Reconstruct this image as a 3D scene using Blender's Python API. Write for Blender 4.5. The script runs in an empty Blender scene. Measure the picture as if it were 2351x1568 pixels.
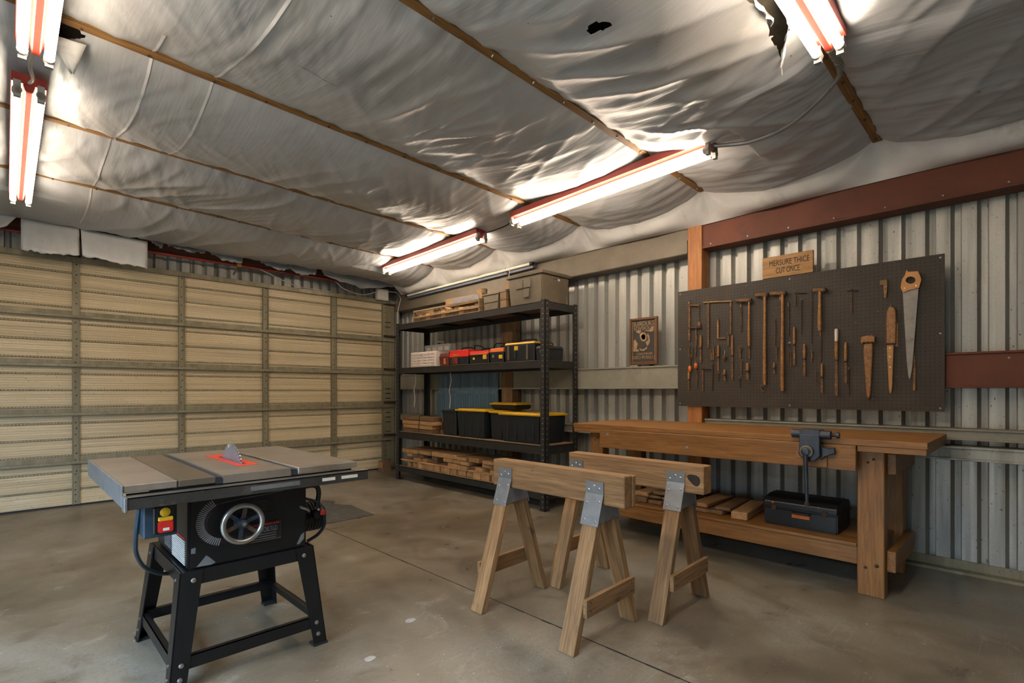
import bpy, bmesh, math, random
import numpy as np
from mathutils import Matrix, Vector

scene = bpy.context.scene
COL = scene.collection

# ------------------------------------------------------------------ camera
cam_d = bpy.data.cameras.new('camera')
cam = bpy.data.objects.new('camera', cam_d)
COL.objects.link(cam)
cam_d.sensor_width = 36.0
cam_d.lens = 1186.5 / 2351.0 * 36.0
cam_d.shift_y = (896.5 - 784.0) / 2351.0
cam_d.clip_start = 0.02
cam.location = (0, 0, 1.2)
cam.rotation_euler = (math.pi / 2, 0, -0.7798)
scene.camera = cam

# ------------------------------------------------------------------ world and exposure
world = bpy.data.worlds.new('world')
scene.world = world
world.use_nodes = True
wb = world.node_tree.nodes['Background']
wb.inputs[1].default_value = 1.0
wt = world.node_tree
wtc = wt.nodes.new('ShaderNodeTexCoord')
wsep = wt.nodes.new('ShaderNodeSeparateXYZ')
wramp = wt.nodes.new('ShaderNodeValToRGB')       # plain outdoors: ground below the horizon, blue-white sky above it
wramp.color_ramp.elements[0].position = .495
wramp.color_ramp.elements[0].color = (.30, .27, .22, 1)
wramp.color_ramp.elements[1].position = .505
wramp.color_ramp.elements[1].color = (.50, .74, 1.0, 1)
wmap = wt.nodes.new('ShaderNodeMapRange')
wmap.inputs['From Min'].default_value = -1
wt.links.new(wtc.outputs['Generated'], wsep.inputs[0])
wt.links.new(wsep.outputs['Z'], wmap.inputs['Value'])
wt.links.new(wmap.outputs[0], wramp.inputs[0])
wmul = wt.nodes.new('ShaderNodeMix')
wmul.data_type = 'RGBA'
wmul.blend_type = 'MULTIPLY'
wmul.inputs['Factor'].default_value = 1
wmul.inputs['B'].default_value = (22, 22, 22, 1)
wt.links.new(wramp.outputs[0], wmul.inputs['A'])
wt.links.new(wmul.outputs['Result'], wb.inputs[0])
scene.view_settings.view_transform = 'Standard'
scene.view_settings.look = 'None'
scene.view_settings.gamma = 1.0
scene.view_settings.use_curve_mapping = False
scene.view_settings.exposure = 0.85
TUBE_COLOR = (1.0, 0.885, 0.69)
TUBE_STRENGTH = 24.0

# the open loading door in the left wall lets the daylight in (portal only guides the sampling)
pl = bpy.data.lights.new('loading_door_left_offscreen', 'AREA')
pl.shape = 'RECTANGLE'
pl.size = 2.1
pl.size_y = 3.4
pl.cycles.is_portal = True
plo = bpy.data.objects.new('loading_door_left_offscreen', pl)
COL.objects.link(plo)
plo.location = (-2.02, 1.1, 1.05)
plo.rotation_euler = (0, -math.pi / 2, 0)

# ------------------------------------------------------------------ helpers
rng = random.Random(7)
W = {}


def reg(o, M, parent):
    W[o.name] = M.copy()
    if parent is not None:
        o.parent = parent
        o.matrix_local = W[parent.name].inverted() @ M
    else:
        o.matrix_world = M
    return o


def tag(o, label, cat, group=None):
    o['label'] = label
    o['category'] = cat
    if group:
        o['group'] = group
    return o


def thing(name, label, cat, loc, group=None):
    o = bpy.data.objects.new(name, None)
    o.empty_display_size = 0.05
    COL.objects.link(o)
    reg(o, Matrix.Translation(loc), None)
    return tag(o, label, cat, group)


def structure(name, loc=(0, 0, 0)):
    o = bpy.data.objects.new(name, None)
    o.empty_display_size = 0.05
    COL.objects.link(o)
    reg(o, Matrix.Translation(loc), None)
    o['kind'] = 'structure'
    return o


def frame(p0, p1, up=(0, 0, 1)):
    p0 = Vector(p0)
    p1 = Vector(p1)
    x = (p1 - p0).normalized()
    u = Vector(up)
    if abs(x.dot(u.normalized())) > 0.98:
        u = Vector((0, 1, 0)) if abs(x.y) < 0.9 else Vector((1, 0, 0))
    y = u.cross(x).normalized()
    z = x.cross(y)
    M = Matrix((x, y, z)).transposed().to_4x4()
    M.translation = (p0 + p1) / 2
    return M, (p1 - p0).length


class MB:
    def __init__(self):
        self.v = []
        self.f = []

    def add(self, vs, fs):
        b = len(self.v)
        self.v += [tuple(p) for p in vs]
        self.f += [tuple(b + i for i in q) for q in fs]
        return self

    def box(self, x0, x1, y0, y1, z0, z1):
        return self.add([(x0, y0, z0), (x1, y0, z0), (x1, y1, z0), (x0, y1, z0), (x0, y0, z1), (x1, y0, z1), (x1, y1, z1), (x0, y1, z1)],
                        [(3, 2, 1, 0), (4, 5, 6, 7), (0, 1, 5, 4), (1, 2, 6, 5), (2, 3, 7, 6), (3, 0, 4, 7)])

    def taper(self, x0, x1, y0, y1, z0, z1, dx, dy):
        """box whose top is larger by dx, dy on each side"""
        return self.add([(x0, y0, z0), (x1, y0, z0), (x1, y1, z0), (x0, y1, z0),
                         (x0 - dx, y0 - dy, z1), (x1 + dx, y0 - dy, z1), (x1 + dx, y1 + dy, z1), (x0 - dx, y1 + dy, z1)],
                        [(3, 2, 1, 0), (4, 5, 6, 7), (0, 1, 5, 4), (1, 2, 6, 5), (2, 3, 7, 6), (3, 0, 4, 7)])

    def obox(self, p0, p1, w, t, up=(0, 0, 1)):
        M, L = frame(p0, p1, up)
        vs = [M @ Vector(((i - .5) * L, (j - .5) * w, (k - .5) * t)) for k in (0, 1) for (i, j) in ((0, 0), (1, 0), (1, 1), (0, 1))]
        return self.add(vs, [(3, 2, 1, 0), (4, 5, 6, 7), (0, 1, 5, 4), (1, 2, 6, 5), (2, 3, 7, 6), (3, 0, 4, 7)])

    def prism(self, poly, o, ux, uy, n):
        """polygon in the (ux, uy) plane through o, extruded by the vector n"""
        o, ux, uy, n = Vector(o), Vector(ux), Vector(uy), Vector(n)
        k = len(poly)
        a = [o + ux * p[0] + uy * p[1] for p in poly]
        b = [p + n for p in a]
        fs = [tuple(range(k))[::-1], tuple(range(k, 2 * k))] + [(i, (i + 1) % k, k + (i + 1) % k, k + i) for i in range(k)]
        if ux.cross(uy).dot(n) < 0:
            fs = [q[::-1] for q in fs]
        return self.add(a + b, fs)

    def lathe(self, prof, o, d, n=16, up=(0, 0, 1)):
        """profile of (distance along d, radius)"""
        o, d = Vector(o), Vector(d).normalized()
        u = Vector(up)
        if abs(d.dot(u)) > .95:
            u = Vector((1, 0, 0))
        e1 = u.cross(d).normalized()
        e2 = d.cross(e1)
        vs = []
        for (s, r) in prof:
            for i in range(n):
                a = 2 * math.pi * i / n
                vs.append(o + d * s + (e1 * math.cos(a) + e2 * math.sin(a)) * r)
        fs = []
        for j in range(len(prof) - 1):
            for i in range(n):
                fs.append((j * n + i, j * n + (i + 1) % n, (j + 1) * n + (i + 1) % n, (j + 1) * n + i))
        fs.append(tuple(range(n))[::-1])
        fs.append(tuple((len(prof) - 1) * n + i for i in range(n)))
        return self.add(vs, fs)

    def cyl(self, p0, p1, r, n=12, r2=None):
        p0, p1 = Vector(p0), Vector(p1)
        return self.lathe([(0, r), ((p1 - p0).length, r if r2 is None else r2)], p0, p1 - p0, n)

    def tube(self, pts, r, n=8, closed=False):
        pts = [Vector(p) for p in pts]
        k = len(pts)
        vs = []
        prev = None
        for i, p in enumerate(pts):
            if closed:
                t = (pts[(i + 1) % k] - pts[i - 1]).normalized()
            else:
                t = (pts[min(i + 1, k - 1)] - pts[max(i - 1, 0)]).normalized()
            if prev is None:
                u = Vector((0, 0, 1)) if abs(t.z) < .9 else Vector((1, 0, 0))
                e = u.cross(t).normalized()
            else:
                e = (prev - t * prev.dot(t)).normalized()
            prev = e
            g = t.cross(e)
            rr = r[i] if isinstance(r, (list, tuple)) else r
            vs += [p + (e * math.cos(2 * math.pi * j / n) + g * math.sin(2 * math.pi * j / n)) * rr for j in range(n)]
        fs = []
        for i in range(k if closed else k - 1):
            a, b = i * n, ((i + 1) % k) * n
            fs += [(a + j, a + (j + 1) % n, b + (j + 1) % n, b + j) for j in range(n)]
        if not closed:
            fs += [tuple(range(n))[::-1], tuple((k - 1) * n + j for j in range(n))]
        return self.add(vs, fs)

    def build(self, name, mat, parent=None, smooth=False, bevel=0.0, M=None, seg=1, auto=None):
        me = bpy.data.meshes.new(name)
        if M is None:
            a = np.array(self.v)
            c = (a.min(0) + a.max(0)) / 2
            M = Matrix.Translation([float(q) for q in c])
            vs = (a - c).tolist()
        else:
            vs = self.v
        me.from_pydata([tuple(p) for p in vs], [], self.f)
        if bevel > 0:
            bm = bmesh.new()
            bm.from_mesh(me)
            bmesh.ops.bevel(bm, geom=[e for e in bm.edges if len(e.link_faces) == 2 and e.calc_face_angle(0) > .5], offset=bevel, segments=seg, affect='EDGES', clamp_overlap=True)
            bm.to_mesh(me)
            bm.free()
        me.update()
        if smooth:
            me.polygons.foreach_set('use_smooth', [True] * len(me.polygons))
            me.set_sharp_from_angle(angle=math.radians(auto or 38))
        if mat is not None:
            me.materials.append(mat)
        o = bpy.data.objects.new(name, me)
        COL.objects.link(o)
        return reg(o, M, parent)


def board(name, p0, p1, w, t, mat, parent=None, up=(0, 0, 1), bevel=0.002):
    """a plank from p0 to p1, its length along local X so the grain follows it"""
    M, L = frame(p0, p1, up)
    return MB().box(-L / 2, L / 2, -w / 2, w / 2, -t / 2, t / 2).build(name, mat, parent, bevel=bevel, M=M)


def xboard(name, x0, x1, y0, y1, z0, z1, mat, parent=None, axis='Y', bevel=0.002):
    cx, cy, cz = (x0 + x1) / 2, (y0 + y1) / 2, (z0 + z1) / 2
    if axis == 'Y':
        return board(name, (cx, y0, cz), (cx, y1, cz), x1 - x0, z1 - z0, mat, parent, (0, 0, 1), bevel)
    if axis == 'X':
        return board(name, (x0, cy, cz), (x1, cy, cz), y1 - y0, z1 - z0, mat, parent, (0, 0, 1), bevel)
    return board(name, (cx, cy, z0), (cx, cy, z1), x1 - x0, y1 - y0, mat, parent, (0, 1, 0), bevel)


def text_mesh(name, s, width, M, mat, parent, depth=0.0015, height=None):
    """lettering: centred, its reading direction along local X, up along local Y, facing local Z"""
    cu = bpy.data.curves.new(name, 'FONT')
    cu.body = s
    cu.align_x = 'CENTER'
    cu.align_y = 'CENTER'
    cu.extrude = 0.01
    tmp = bpy.data.objects.new(name + '_tmp', cu)
    COL.objects.link(tmp)
    dg = bpy.context.evaluated_depsgraph_get()
    me = bpy.data.meshes.new_from_object(tmp.evaluated_get(dg))
    bpy.data.objects.remove(tmp)
    a = np.zeros(len(me.vertices) * 3)
    me.vertices.foreach_get('co', a)
    a = a.reshape(-1, 3)
    c = (a.min(0) + a.max(0)) / 2
    a -= c
    ext = a.max(0) - a.min(0)
    sx = width / ext[0]
    a[:, 0] *= sx
    a[:, 1] *= (height / ext[1]) if height else sx
    a[:, 2] *= depth / max(ext[2], 1e-6)
    me.vertices.foreach_set('co', a.ravel())
    me.update()
    me.name = name
    me.materials.clear()
    me.materials.append(mat)
    o = bpy.data.objects.new(name, me)
    COL.objects.link(o)
    return reg(o, M, parent)


def axes(o, x, y, z):
    M = Matrix((Vector(x), Vector(y), Vector(z))).transposed().to_4x4()
    M.translation = o
    return M


def copy_tree(o, M, label=None):
    def rec(s, parent, Ms):
        c = s.copy()
        COL.objects.link(c)
        reg(c, Ms, parent)
        for ch in list(s.children):
            rec(ch, c, Ms @ (W[s.name].inverted() @ W[ch.name]))
        return c
    r = rec(o, None, M)
    if label:
        r['label'] = label
    return r


# ------------------------------------------------------------------ materials
MATS = {}


def newmat(name):
    m = bpy.data.materials.new(name)
    m.use_nodes = True
    nt = m.node_tree
    b = nt.nodes['Principled BSDF']
    MATS[name] = m
    return m, nt, b


def nd(nt, t, **kw):
    n = nt.nodes.new(t)
    for k, v in kw.items():
        if k.startswith('i_'):
            key = k[2:]
            n.inputs[int(key) if key.isdigit() else key.replace('_', ' ')].default_value = v
        else:
            setattr(n, k, v)
    return n


def L(nt, a, b):
    nt.links.new(a, b)


def ramp(nt, fac, stops):
    r = nt.nodes.new('ShaderNodeValToRGB')
    e = r.color_ramp.elements
    while len(e) < len(stops):
        e.new(0.5)
    for i, (p, c) in enumerate(stops):
        e[i].position = p
        e[i].color = (*c, 1) if len(c) == 3 else c
    L(nt, fac, r.inputs[0])
    return r.outputs[0]


def coords(nt, scale, rand=True, rot=None):
    tc = nd(nt, 'ShaderNodeTexCoord')
    mp = nd(nt, 'ShaderNodeMapping')
    mp.inputs['Scale'].default_value = scale
    if rot:
        mp.inputs['Rotation'].default_value = rot
    src = tc.outputs['Object']
    if rand:
        oi = nd(nt, 'ShaderNodeObjectInfo')
        ml = nd(nt, 'ShaderNodeMath', operation='MULTIPLY')
        ml.inputs[1].default_value = 37.0
        L(nt, oi.outputs['Random'], ml.inputs[0])
        ad = nd(nt, 'ShaderNodeVectorMath', operation='ADD')
        L(nt, src, ad.inputs[0])
        L(nt, ml.outputs[0], ad.inputs[1])
        src = ad.outputs[0]
    L(nt, src, mp.inputs['Vector'])
    return mp.outputs[0]


def noise(nt, vec, scale=1.0, detail=4, rough=0.6, dist=0.0):
    n = nd(nt, 'ShaderNodeTexNoise')
    n.inputs['Scale'].default_value = scale
    n.inputs['Detail'].default_value = detail
    n.inputs['Roughness'].default_value = rough
    n.inputs['Distortion'].default_value = dist
    L(nt, vec, n.inputs['Vector'])
    return n.outputs['Fac']


def mix(nt, a, b, fac, mode='MIX'):
    m = nd(nt, 'ShaderNodeMix', data_type='RGBA', blend_type=mode)
    for sock, val in ((m.inputs['Factor'], fac), (m.inputs['A'], a), (m.inputs['B'], b)):
        if hasattr(val, 'is_linked') or hasattr(val, 'links'):
            L(nt, val, sock)
        elif isinstance(val, (int, float)):
            sock.default_value = val
        else:
            sock.default_value = (*val, 1) if len(val) == 3 else val
    return m.outputs['Result']


def bump(nt, b, h, strength=0.3, dist=0.01):
    n = nd(nt, 'ShaderNodeBump')
    n.inputs['Strength'].default_value = strength
    n.inputs['Distance'].default_value = dist
    L(nt, h, n.inputs['Height'])
    L(nt, n.outputs[0], b.inputs['Normal'])


def wood(name, light, dark, grain=1.0, rough=0.6, spots=0.35, bumps=0.25):
    m, nt, b = newmat(name)
    v = coords(nt, (1.6 * grain, 16 * grain, 16 * grain))
    big = noise(nt, v, 1.0, 5, .62, 1.1)
    v2 = coords(nt, (5 * grain, 150 * grain, 150 * grain))
    fine = noise(nt, v2, 1.0, 3, .6, .3)
    c1 = ramp(nt, big, [(.3, dark), (.52, [(.55 * x + .45 * y) for x, y in zip(light, dark)]), (.7, light)])
    c2 = mix(nt, c1, [q * .55 for q in dark], ramp(nt, fine, [(.4, (.5, .5, .5)), (.56, (0, 0, 0))]))
    vs = coords(nt, (9, 22, 22))
    sp = noise(nt, vs, 1.0, 2, .5)
    c3 = mix(nt, c2, [q * .25 for q in dark], ramp(nt, sp, [(.69, (0, 0, 0)), (.78, (spots,) * 3)]))
    oi = nd(nt, 'ShaderNodeObjectInfo')
    hs = nd(nt, 'ShaderNodeHueSaturation')
    mr = nd(nt, 'ShaderNodeMapRange')
    mr.inputs['To Min'].default_value = .82
    mr.inputs['To Max'].default_value = 1.15
    L(nt, oi.outputs['Random'], mr.inputs['Value'])
    L(nt, mr.outputs[0], hs.inputs['Value'])
    L(nt, c3, hs.inputs['Color'])
    L(nt, hs.outputs[0], b.inputs['Base Color'])
    b.inputs['Roughness'].default_value = rough
    bump(nt, b, fine, bumps, .002)
    return m


def plain(name, col, rough=0.5, metal=0.0, var=0.25, scale=8.0, bumps=0.0, spec=None, dirt=None, dirt_at=.6):
    m, nt, b = newmat(name)
    v = coords(nt, (scale,) * 3)
    n = noise(nt, v, 1.0, 6, .65)
    lo = [q * (1 - var) for q in col]
    hi = [min(1, q * (1 + var)) for q in col]
    c = ramp(nt, n, [(.3, lo), (.7, hi)])
    if dirt:
        n2 = noise(nt, coords(nt, (scale * .6,) * 3), 1.7, 8, .7)
        c = mix(nt, c, dirt, ramp(nt, n2, [(dirt_at - .06, (0, 0, 0)), (dirt_at + .08, (.85,) * 3)]))
    L(nt, c, b.inputs['Base Color'])
    b.inputs['Roughness'].default_value = rough
    b.inputs['Metallic'].default_value = metal
    if spec is not None:
        b.inputs['Specular IOR Level'].default_value = spec
    if bumps:
        bump(nt, b, n, bumps, .004)
    return m


def emit(name, col, strength):
    m, nt, b = newmat(name)
    b.inputs['Base Color'].default_value = (*col, 1)
    b.inputs['Emission Color'].default_value = (*col, 1)
    b.inputs['Emission Strength'].default_value = strength
    return m


def sheet_metal(name, base, tint, stain, rough=.45, metal=.35, ax='Z'):
    """weathered galvanised sheet: vertical streaks, spangle and small rusty specks"""
    m, nt, b = newmat(name)
    st = noise(nt, coords(nt, (14, 14, .7) if ax == 'Z' else (.5, 14, 26)), 1.0, 5, .6, .4)
    blot = noise(nt, coords(nt, (2.2, 2.2, 1.1)), 1.0, 5, .6)
    fine = noise(nt, coords(nt, (160, 160, 60) if ax == 'Z' else (30, 160, 160)), 1.0, 2, .6)
    speck = noise(nt, coords(nt, (60, 60, 45)), 1.0, 2, .5)
    c = ramp(nt, st, [(.3, [q * .62 for q in base]), (.55, base), (.75, [min(1, q * 1.25) for q in base])])
    c = mix(nt, c, tint, ramp(nt, blot, [(.42, (0, 0, 0)), (.68, (.6,) * 3)]))
    c = mix(nt, c, [q * .7 for q in base], ramp(nt, fine, [(.4, (.3,) * 3), (.6, (0, 0, 0))]))
    c = mix(nt, c, stain, ramp(nt, speck, [(.68, (0, 0, 0)), (.75, (.8,) * 3)]))
    L(nt, c, b.inputs['Base Color'])
    b.inputs['Metallic'].default_value = metal
    L(nt, ramp(nt, st, [(.3, (rough + .12,) * 3), (.7, (rough - .1,) * 3)]), b.inputs['Roughness'])
    bump(nt, b, fine, .12, .002)
    return m


m_bench = wood('bench_wood', (.335, .155, .040), (.195, .081, .019), 1.0, .45, .5)
m_post = wood('post_wood', (.40, .16, .042), (.25, .085, .02), .8, .6, .3)
m_horse = wood('sawhorse_wood', (.36, .207, .09), (.185, .099, .041), .9, .7, .6, .4)
m_lumber = wood('lumber_wood', (.58, .34, .155), (.34, .175, .068), .9, .7, .4, .35)
m_lumber_dark = wood('old_lumber_wood', (.27, .16, .078), (.12, .065, .03), .9, .75, .4, .35)
m_dusty = wood('dusty_timber', (.24, .155, .075), (.12, .072, .034), .9, .75, .3, .3)
m_batten = wood('batten_wood', (.34, .17, .045), (.16, .072, .016), .7, .65, .5)
m_signwood = wood('sign_wood', (.42, .22, .065), (.27, .125, .033), 1.4, .6, .2)
m_toolwood = wood('tool_wood', (.40, .19, .05), (.17, .068, .018), 2.5, .55, .5)
m_deck = wood('particle_board', (.27, .18, .10), (.17, .105, .055), .6, .8, .3)
m_galv = sheet_metal('galvanised_sheet', (.42, .41, .375), (.31, .31, .29), (.06, .04, .025))
m_galv2 = sheet_metal('galvanised_rail', (.33, .325, .29), (.20, .195, .18), (.06, .045, .03), .5)
m_bluesheet = sheet_metal('blue_sheet', (.13, .22, .30), (.07, .12, .17), (.01, .01, .012), .5, .1)
m_door = sheet_metal('door_panel', (.62, .505, .325), (.52, .40, .22), (.22, .16, .09), .5, .0, 'X')
m_stile = sheet_metal('door_stile', (.27, .235, .15), (.18, .145, .085), (.04, .03, .02), .5, .2)
m_redsteel = plain('red_oxide_steel', (.115, .030, .013), .7, 0, .22, 3, dirt=(.06, .025, .018), dirt_at=.66)
m_redpipe = plain('red_pipe', (.26, .03, .02), .35, 0, .3, 6)
m_pegboard = None
m_black = plain('black_enamel', (.0065, .0065, .0075), .38, .1, .3, 6, .05, dirt=(.035, .032, .03), dirt_at=.78)
m_rack = plain('rack_steel', (.022, .021, .02), .5, .2, .3, 5, dirt=(.055, .038, .025), dirt_at=.62)
m_dark = plain('near_black', (.008, .008, .008), .7)
m_iron = plain('cast_iron', (.055, .065, .085), .42, .65, .25, 9, .08, dirt=(.075, .05, .035), dirt_at=.66)
m_steel = plain('bright_steel', (.42, .41, .39), .3, .9, .15, 10)
m_zinc = plain('zinc_plate', (.24, .25, .265), .45, .6, .2, 12, dirt=(.15, .13, .1), dirt_at=.68)
m_rust = plain('rusty_iron', (.14, .07, .032), .8, .2, .5, 30, .3, dirt=(.33, .16, .05), dirt_at=.6)
m_darkrust = plain('dark_rusty_iron', (.055, .033, .022), .8, .25, .5, 30, .3, dirt=(.25, .12, .04), dirt_at=.64)
m_tote = plain('grey_brown_plastic', (.105, .083, .055), .65, 0, .2, 5, dirt=(.13, .10, .065), dirt_at=.55)
m_blacktote = plain('black_plastic', (.009, .0115, .016), .42, 0, .2, 5, dirt=(.024, .022, .021), dirt_at=.7)
m_yellow = plain('yellow_plastic', (.62, .36, .012), .5, 0, .12, 6)
m_red = plain('red_plastic', (.55, .018, .012), .45, 0, .15, 6)
m_orange = plain('orange_plastic', (.55, .13, .015), .5, 0, .2, 9)
m_white = plain('white_plastic', (.62, .58, .53), .5, 0, .08, 6)
m_card = plain('cardboard', (.19, .115, .052), .85, 0, .2, 7, dirt=(.15, .085, .04), dirt_at=.6)
m_cord = plain('pale_cord', (.46, .42, .36), .6)
m_bluecord = plain('blue_black_cord', (.02, .04, .062), .45)
m_lampred = plain('lamp_channel_red', (.30, .032, .02), .45, 0, .15, 5)
m_lampgrey = plain('lamp_socket', (.30, .27, .24), .5)
m_rubber = plain('rubber_mat', (.055, .05, .044), .8, 0, .3, 12, .2, dirt=(.11, .095, .08), dirt_at=.6)
m_ink = plain('black_ink', (.012, .008, .006), .8)
m_tube = emit('lit_tube', TUBE_COLOR, TUBE_STRENGTH)

# ---- pegboard: painted hardboard with rows of holes
m_pegboard, nt, b = newmat('pegboard')
v = coords(nt, (1, 1, 1), False)
sx = nd(nt, 'ShaderNodeSeparateXYZ')
L(nt, v, sx.inputs[0])


def cellc(sock):
    a = nd(nt, 'ShaderNodeMath', operation='DIVIDE')
    a.inputs[1].default_value = .0254
    L(nt, sock, a.inputs[0])
    f = nd(nt, 'ShaderNodeMath', operation='FRACT')
    L(nt, a.outputs[0], f.inputs[0])
    s = nd(nt, 'ShaderNodeMath', operation='SUBTRACT')
    s.inputs[1].default_value = .5
    L(nt, f.outputs[0], s.inputs[0])
    p = nd(nt, 'ShaderNodeMath', operation='POWER')
    p.inputs[1].default_value = 2
    L(nt, s.outputs[0], p.inputs[0])
    return p.outputs[0]


sm = nd(nt, 'ShaderNodeMath', operation='ADD')
L(nt, cellc(sx.outputs['Y']), sm.inputs[0])
L(nt, cellc(sx.outputs['Z']), sm.inputs[1])
n1 = noise(nt, coords(nt, (5, 5, 5), False), 1, 6, .65)
c = ramp(nt, n1, [(.3, (.026, .0185, .0125)), (.7, (.043, .032, .0225))])
n2 = noise(nt, coords(nt, (70, 70, 70), False), 1, 2, .5)
c = mix(nt, c, (.16, .12, .08), ramp(nt, n2, [(.71, (0, 0, 0)), (.78, (.8,) * 3)]))
c = mix(nt, c, (.004, .004, .004), ramp(nt, sm.outputs[0], [(.018, (1, 1, 1)), (.028, (0, 0, 0))]))
L(nt, c, b.inputs['Base Color'])
b.inputs['Roughness'].default_value = .7

# ---- concrete floor
m_floor, nt, b = newmat('concrete')
v = coords(nt, (1, 1, 1), False)
big = noise(nt, v, .9, 6, .6, .6)
mid = noise(nt, v, 4.5, 7, .68, .4)
fine = noise(nt, v, 60, 4, .7)
c = ramp(nt, big, [(.34, (.092, .072, .047)), (.5, (.165, .134, .093)), (.64, (.225, .20, .16))])
c = mix(nt, c, (.10, .075, .05), ramp(nt, mid, [(.32, (.8,) * 3), (.49, (0, 0, 0))]))
c = mix(nt, c, (.36, .33, .28), ramp(nt, mid, [(.60, (0, 0, 0)), (.76, (.6,) * 3)]))
c = mix(nt, c, (.12, .1, .075), ramp(nt, fine, [(.32, (.6,) * 3), (.5, (0, 0, 0))]))
hs_prev = None
for k, ang in enumerate((.25, .8, 1.7, 2.6)):
    sc = noise(nt, coords(nt, (3.0, 120, 1), False, (0, 0, ang)), 1, 1.0, .5, .25)
    msk = noise(nt, coords(nt, (2.3, 2.3, 1), False, (0, 0, ang)), 1, 2, .5)
    s = ramp(nt, sc, [(.655, (0, 0, 0)), (.70, (1, 1, 1))])
    mm = ramp(nt, msk, [(.54, (0, 0, 0)), (.66, (.17,) * 3)])
    mu = nd(nt, 'ShaderNodeMath', operation='MULTIPLY')
    L(nt, s, mu.inputs[0])
    L(nt, mm, mu.inputs[1])
    c = mix(nt, c, (.46, .42, .36), mu.outputs[0])
dots = noise(nt, v, 75, 1, .4)
c = mix(nt, c, (.5, .47, .42), ramp(nt, dots, [(.775, (0, 0, 0)), (.79, (.7,) * 3)]))
L(nt, c, b.inputs['Base Color'])
L(nt, ramp(nt, mid, [(.3, (.26,) * 3), (.7, (.46,) * 3)]), b.inputs['Roughness'])
bump(nt, b, fine, .12, .003)

# ---- plastic faced ceiling sheet
m_plastic, nt, b = newmat('ceiling_plastic')
v = coords(nt, (1, 1, 1), False)
big = noise(nt, v, .8, 5, .6, .5)
mid = noise(nt, v, 3.0, 6, .65, 1.0)
c = ramp(nt, big, [(.32, (.33, .315, .29)), (.5, (.395, .40, .405)), (.7, (.43, .445, .465))])
c = mix(nt, c, (.17, .115, .065), ramp(nt, mid, [(.62, (0, 0, 0)), (.82, (.35,) * 3)]))
sp = noise(nt, v, 30, 2, .5)
c = mix(nt, c, (.06, .045, .03), ramp(nt, sp, [(.76, (0, 0, 0)), (.79, (.8,) * 3)]))
L(nt, c, b.inputs['Base Color'])
b.inputs['Roughness'].default_value = .36
b.inputs['Specular IOR Level'].default_value = .55
wv = noise(nt, coords(nt, (34, 3.0, 3), False, (0, 0, .22)), 1, 2, .5, .6)
wv2 = noise(nt, coords(nt, (20, 3, 3), False, (0, 0, -.45)), 1, 2, .5, .6)
ad = nd(nt, 'ShaderNodeMath', operation='ADD')
L(nt, wv, ad.inputs[0])
L(nt, wv2, ad.inputs[1])
bump(nt, b, ad.outputs[0], .10, .02)
m_drape = plain('white_plastic_drape', (.62, .61, .59), .38, 0, .15, 2.2, .25, dirt=(.36, .31, .25), dirt_at=.62)
m_greyfilm = plain('grey_plastic_film', (.33, .34, .345), .35, 0, .15, 3, .2)
m_insul = plain('old_insulation', (.30, .25, .185), .95, 0, .4, 6, .5)
m_insul.node_tree.nodes['Principled BSDF'].inputs['Specular IOR Level'].default_value = .1

# ================================================================== the room
XW, YD, XL, YR = 4.576, 7.045, -2.0, -2.6      # right wall, garage door, left wall, rear wall
YF = 7.22                                      # wall around the garage door

# ---- floor with the sawn joint and a hairline crack
fb = MB()
XJ = 2.012
jw = .0035
fv = []
fb.add([(XL - .2, YR - .2, 0), (XJ - jw, YR - .2, 0), (XJ, YR - .2, -.012), (XJ + jw, YR - .2, 0), (XW + .2, YR - .2, 0),
        (XL - .2, YF + .3, 0), (XJ - jw, YF + .3, 0), (XJ, YF + .3, -.012), (XJ + jw, YF + .3, 0), (XW + .2, YF + .3, 0)],
       [(0, 1, 6, 5), (1, 2, 7, 6), (2, 3, 8, 7), (3, 4, 9, 8)])
fb.box(XL - .2, XW + .2, YR - .2, YF + .3, -.2, -.05)
floor = fb.build('floor', m_floor)
floor['kind'] = 'structure'
# dark grit packed in the joint, chipped along its edges
jb = MB()
jr = random.Random(3)
yy = YR
while yy < 5.9:
    ln = jr.uniform(.03, .16)
    w_ = jr.choice((.0015, .002, .003, .004))
    if yy < 4.4:
        w_ *= 1.25
    jb.box(XJ - w_ + jr.uniform(-.003, .003), XJ + w_, yy, yy + ln, -.006, .0008)
    yy += ln * .96
jb.build('joint_filler', m_dark, floor)['kind'] = 'stuff'

# ---- corrugated sheet: profile along s, narrow pans recessed by dep
PITCH = .1332


def corrugated(name, s0, s1, z0, z1, place, mat, parent, dep=.048, phase=0.0):
    prof = []
    k = math.floor((s0 - phase) / PITCH) - 1
    while phase + k * PITCH < s1 + PITCH:
        a = phase + k * PITCH
        prof += [(a, 0), (a + .008, dep), (a + .040, dep), (a + .058, 0)]
        k += 1
    prof = [p for p in prof if s0 <= p[0] <= s1]
    prof = [(s0, 0)] + prof + [(s1, 0)]
    vs = []
    for (s, d) in prof:
        vs.append(place(s, d, z0))
        vs.append(place(s, d, z1))
    fs = [(2 * i, 2 * i + 2, 2 * i + 3, 2 * i + 1) for i in range(len(prof) - 1)]
    return MB().add(vs, fs).build(name, mat, parent)


# ---- right wall
wr = structure('wall_right', (XW, 2.3, 0))
y = YR
pr = lambda s, d, z: (XW - .045 + d, s, z)
edges = [YR, -1.6, -.66, .27, 1.2, 2.13, 3.07, 4.0, 4.93, 5.86, 6.8, YF]
for a, e in zip(edges[:-1], edges[1:]):
    corrugated('metal_sheet', a, e, .0, 3.1, pr, m_galv, wr, phase=.073)
MB().box(XW + .03, XW + .1, YR, YF + .1, 0, 3.3).build('outer_skin', m_dark, wr)
# girts, eave beams, posts and the base angle
GX = 4.37


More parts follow.
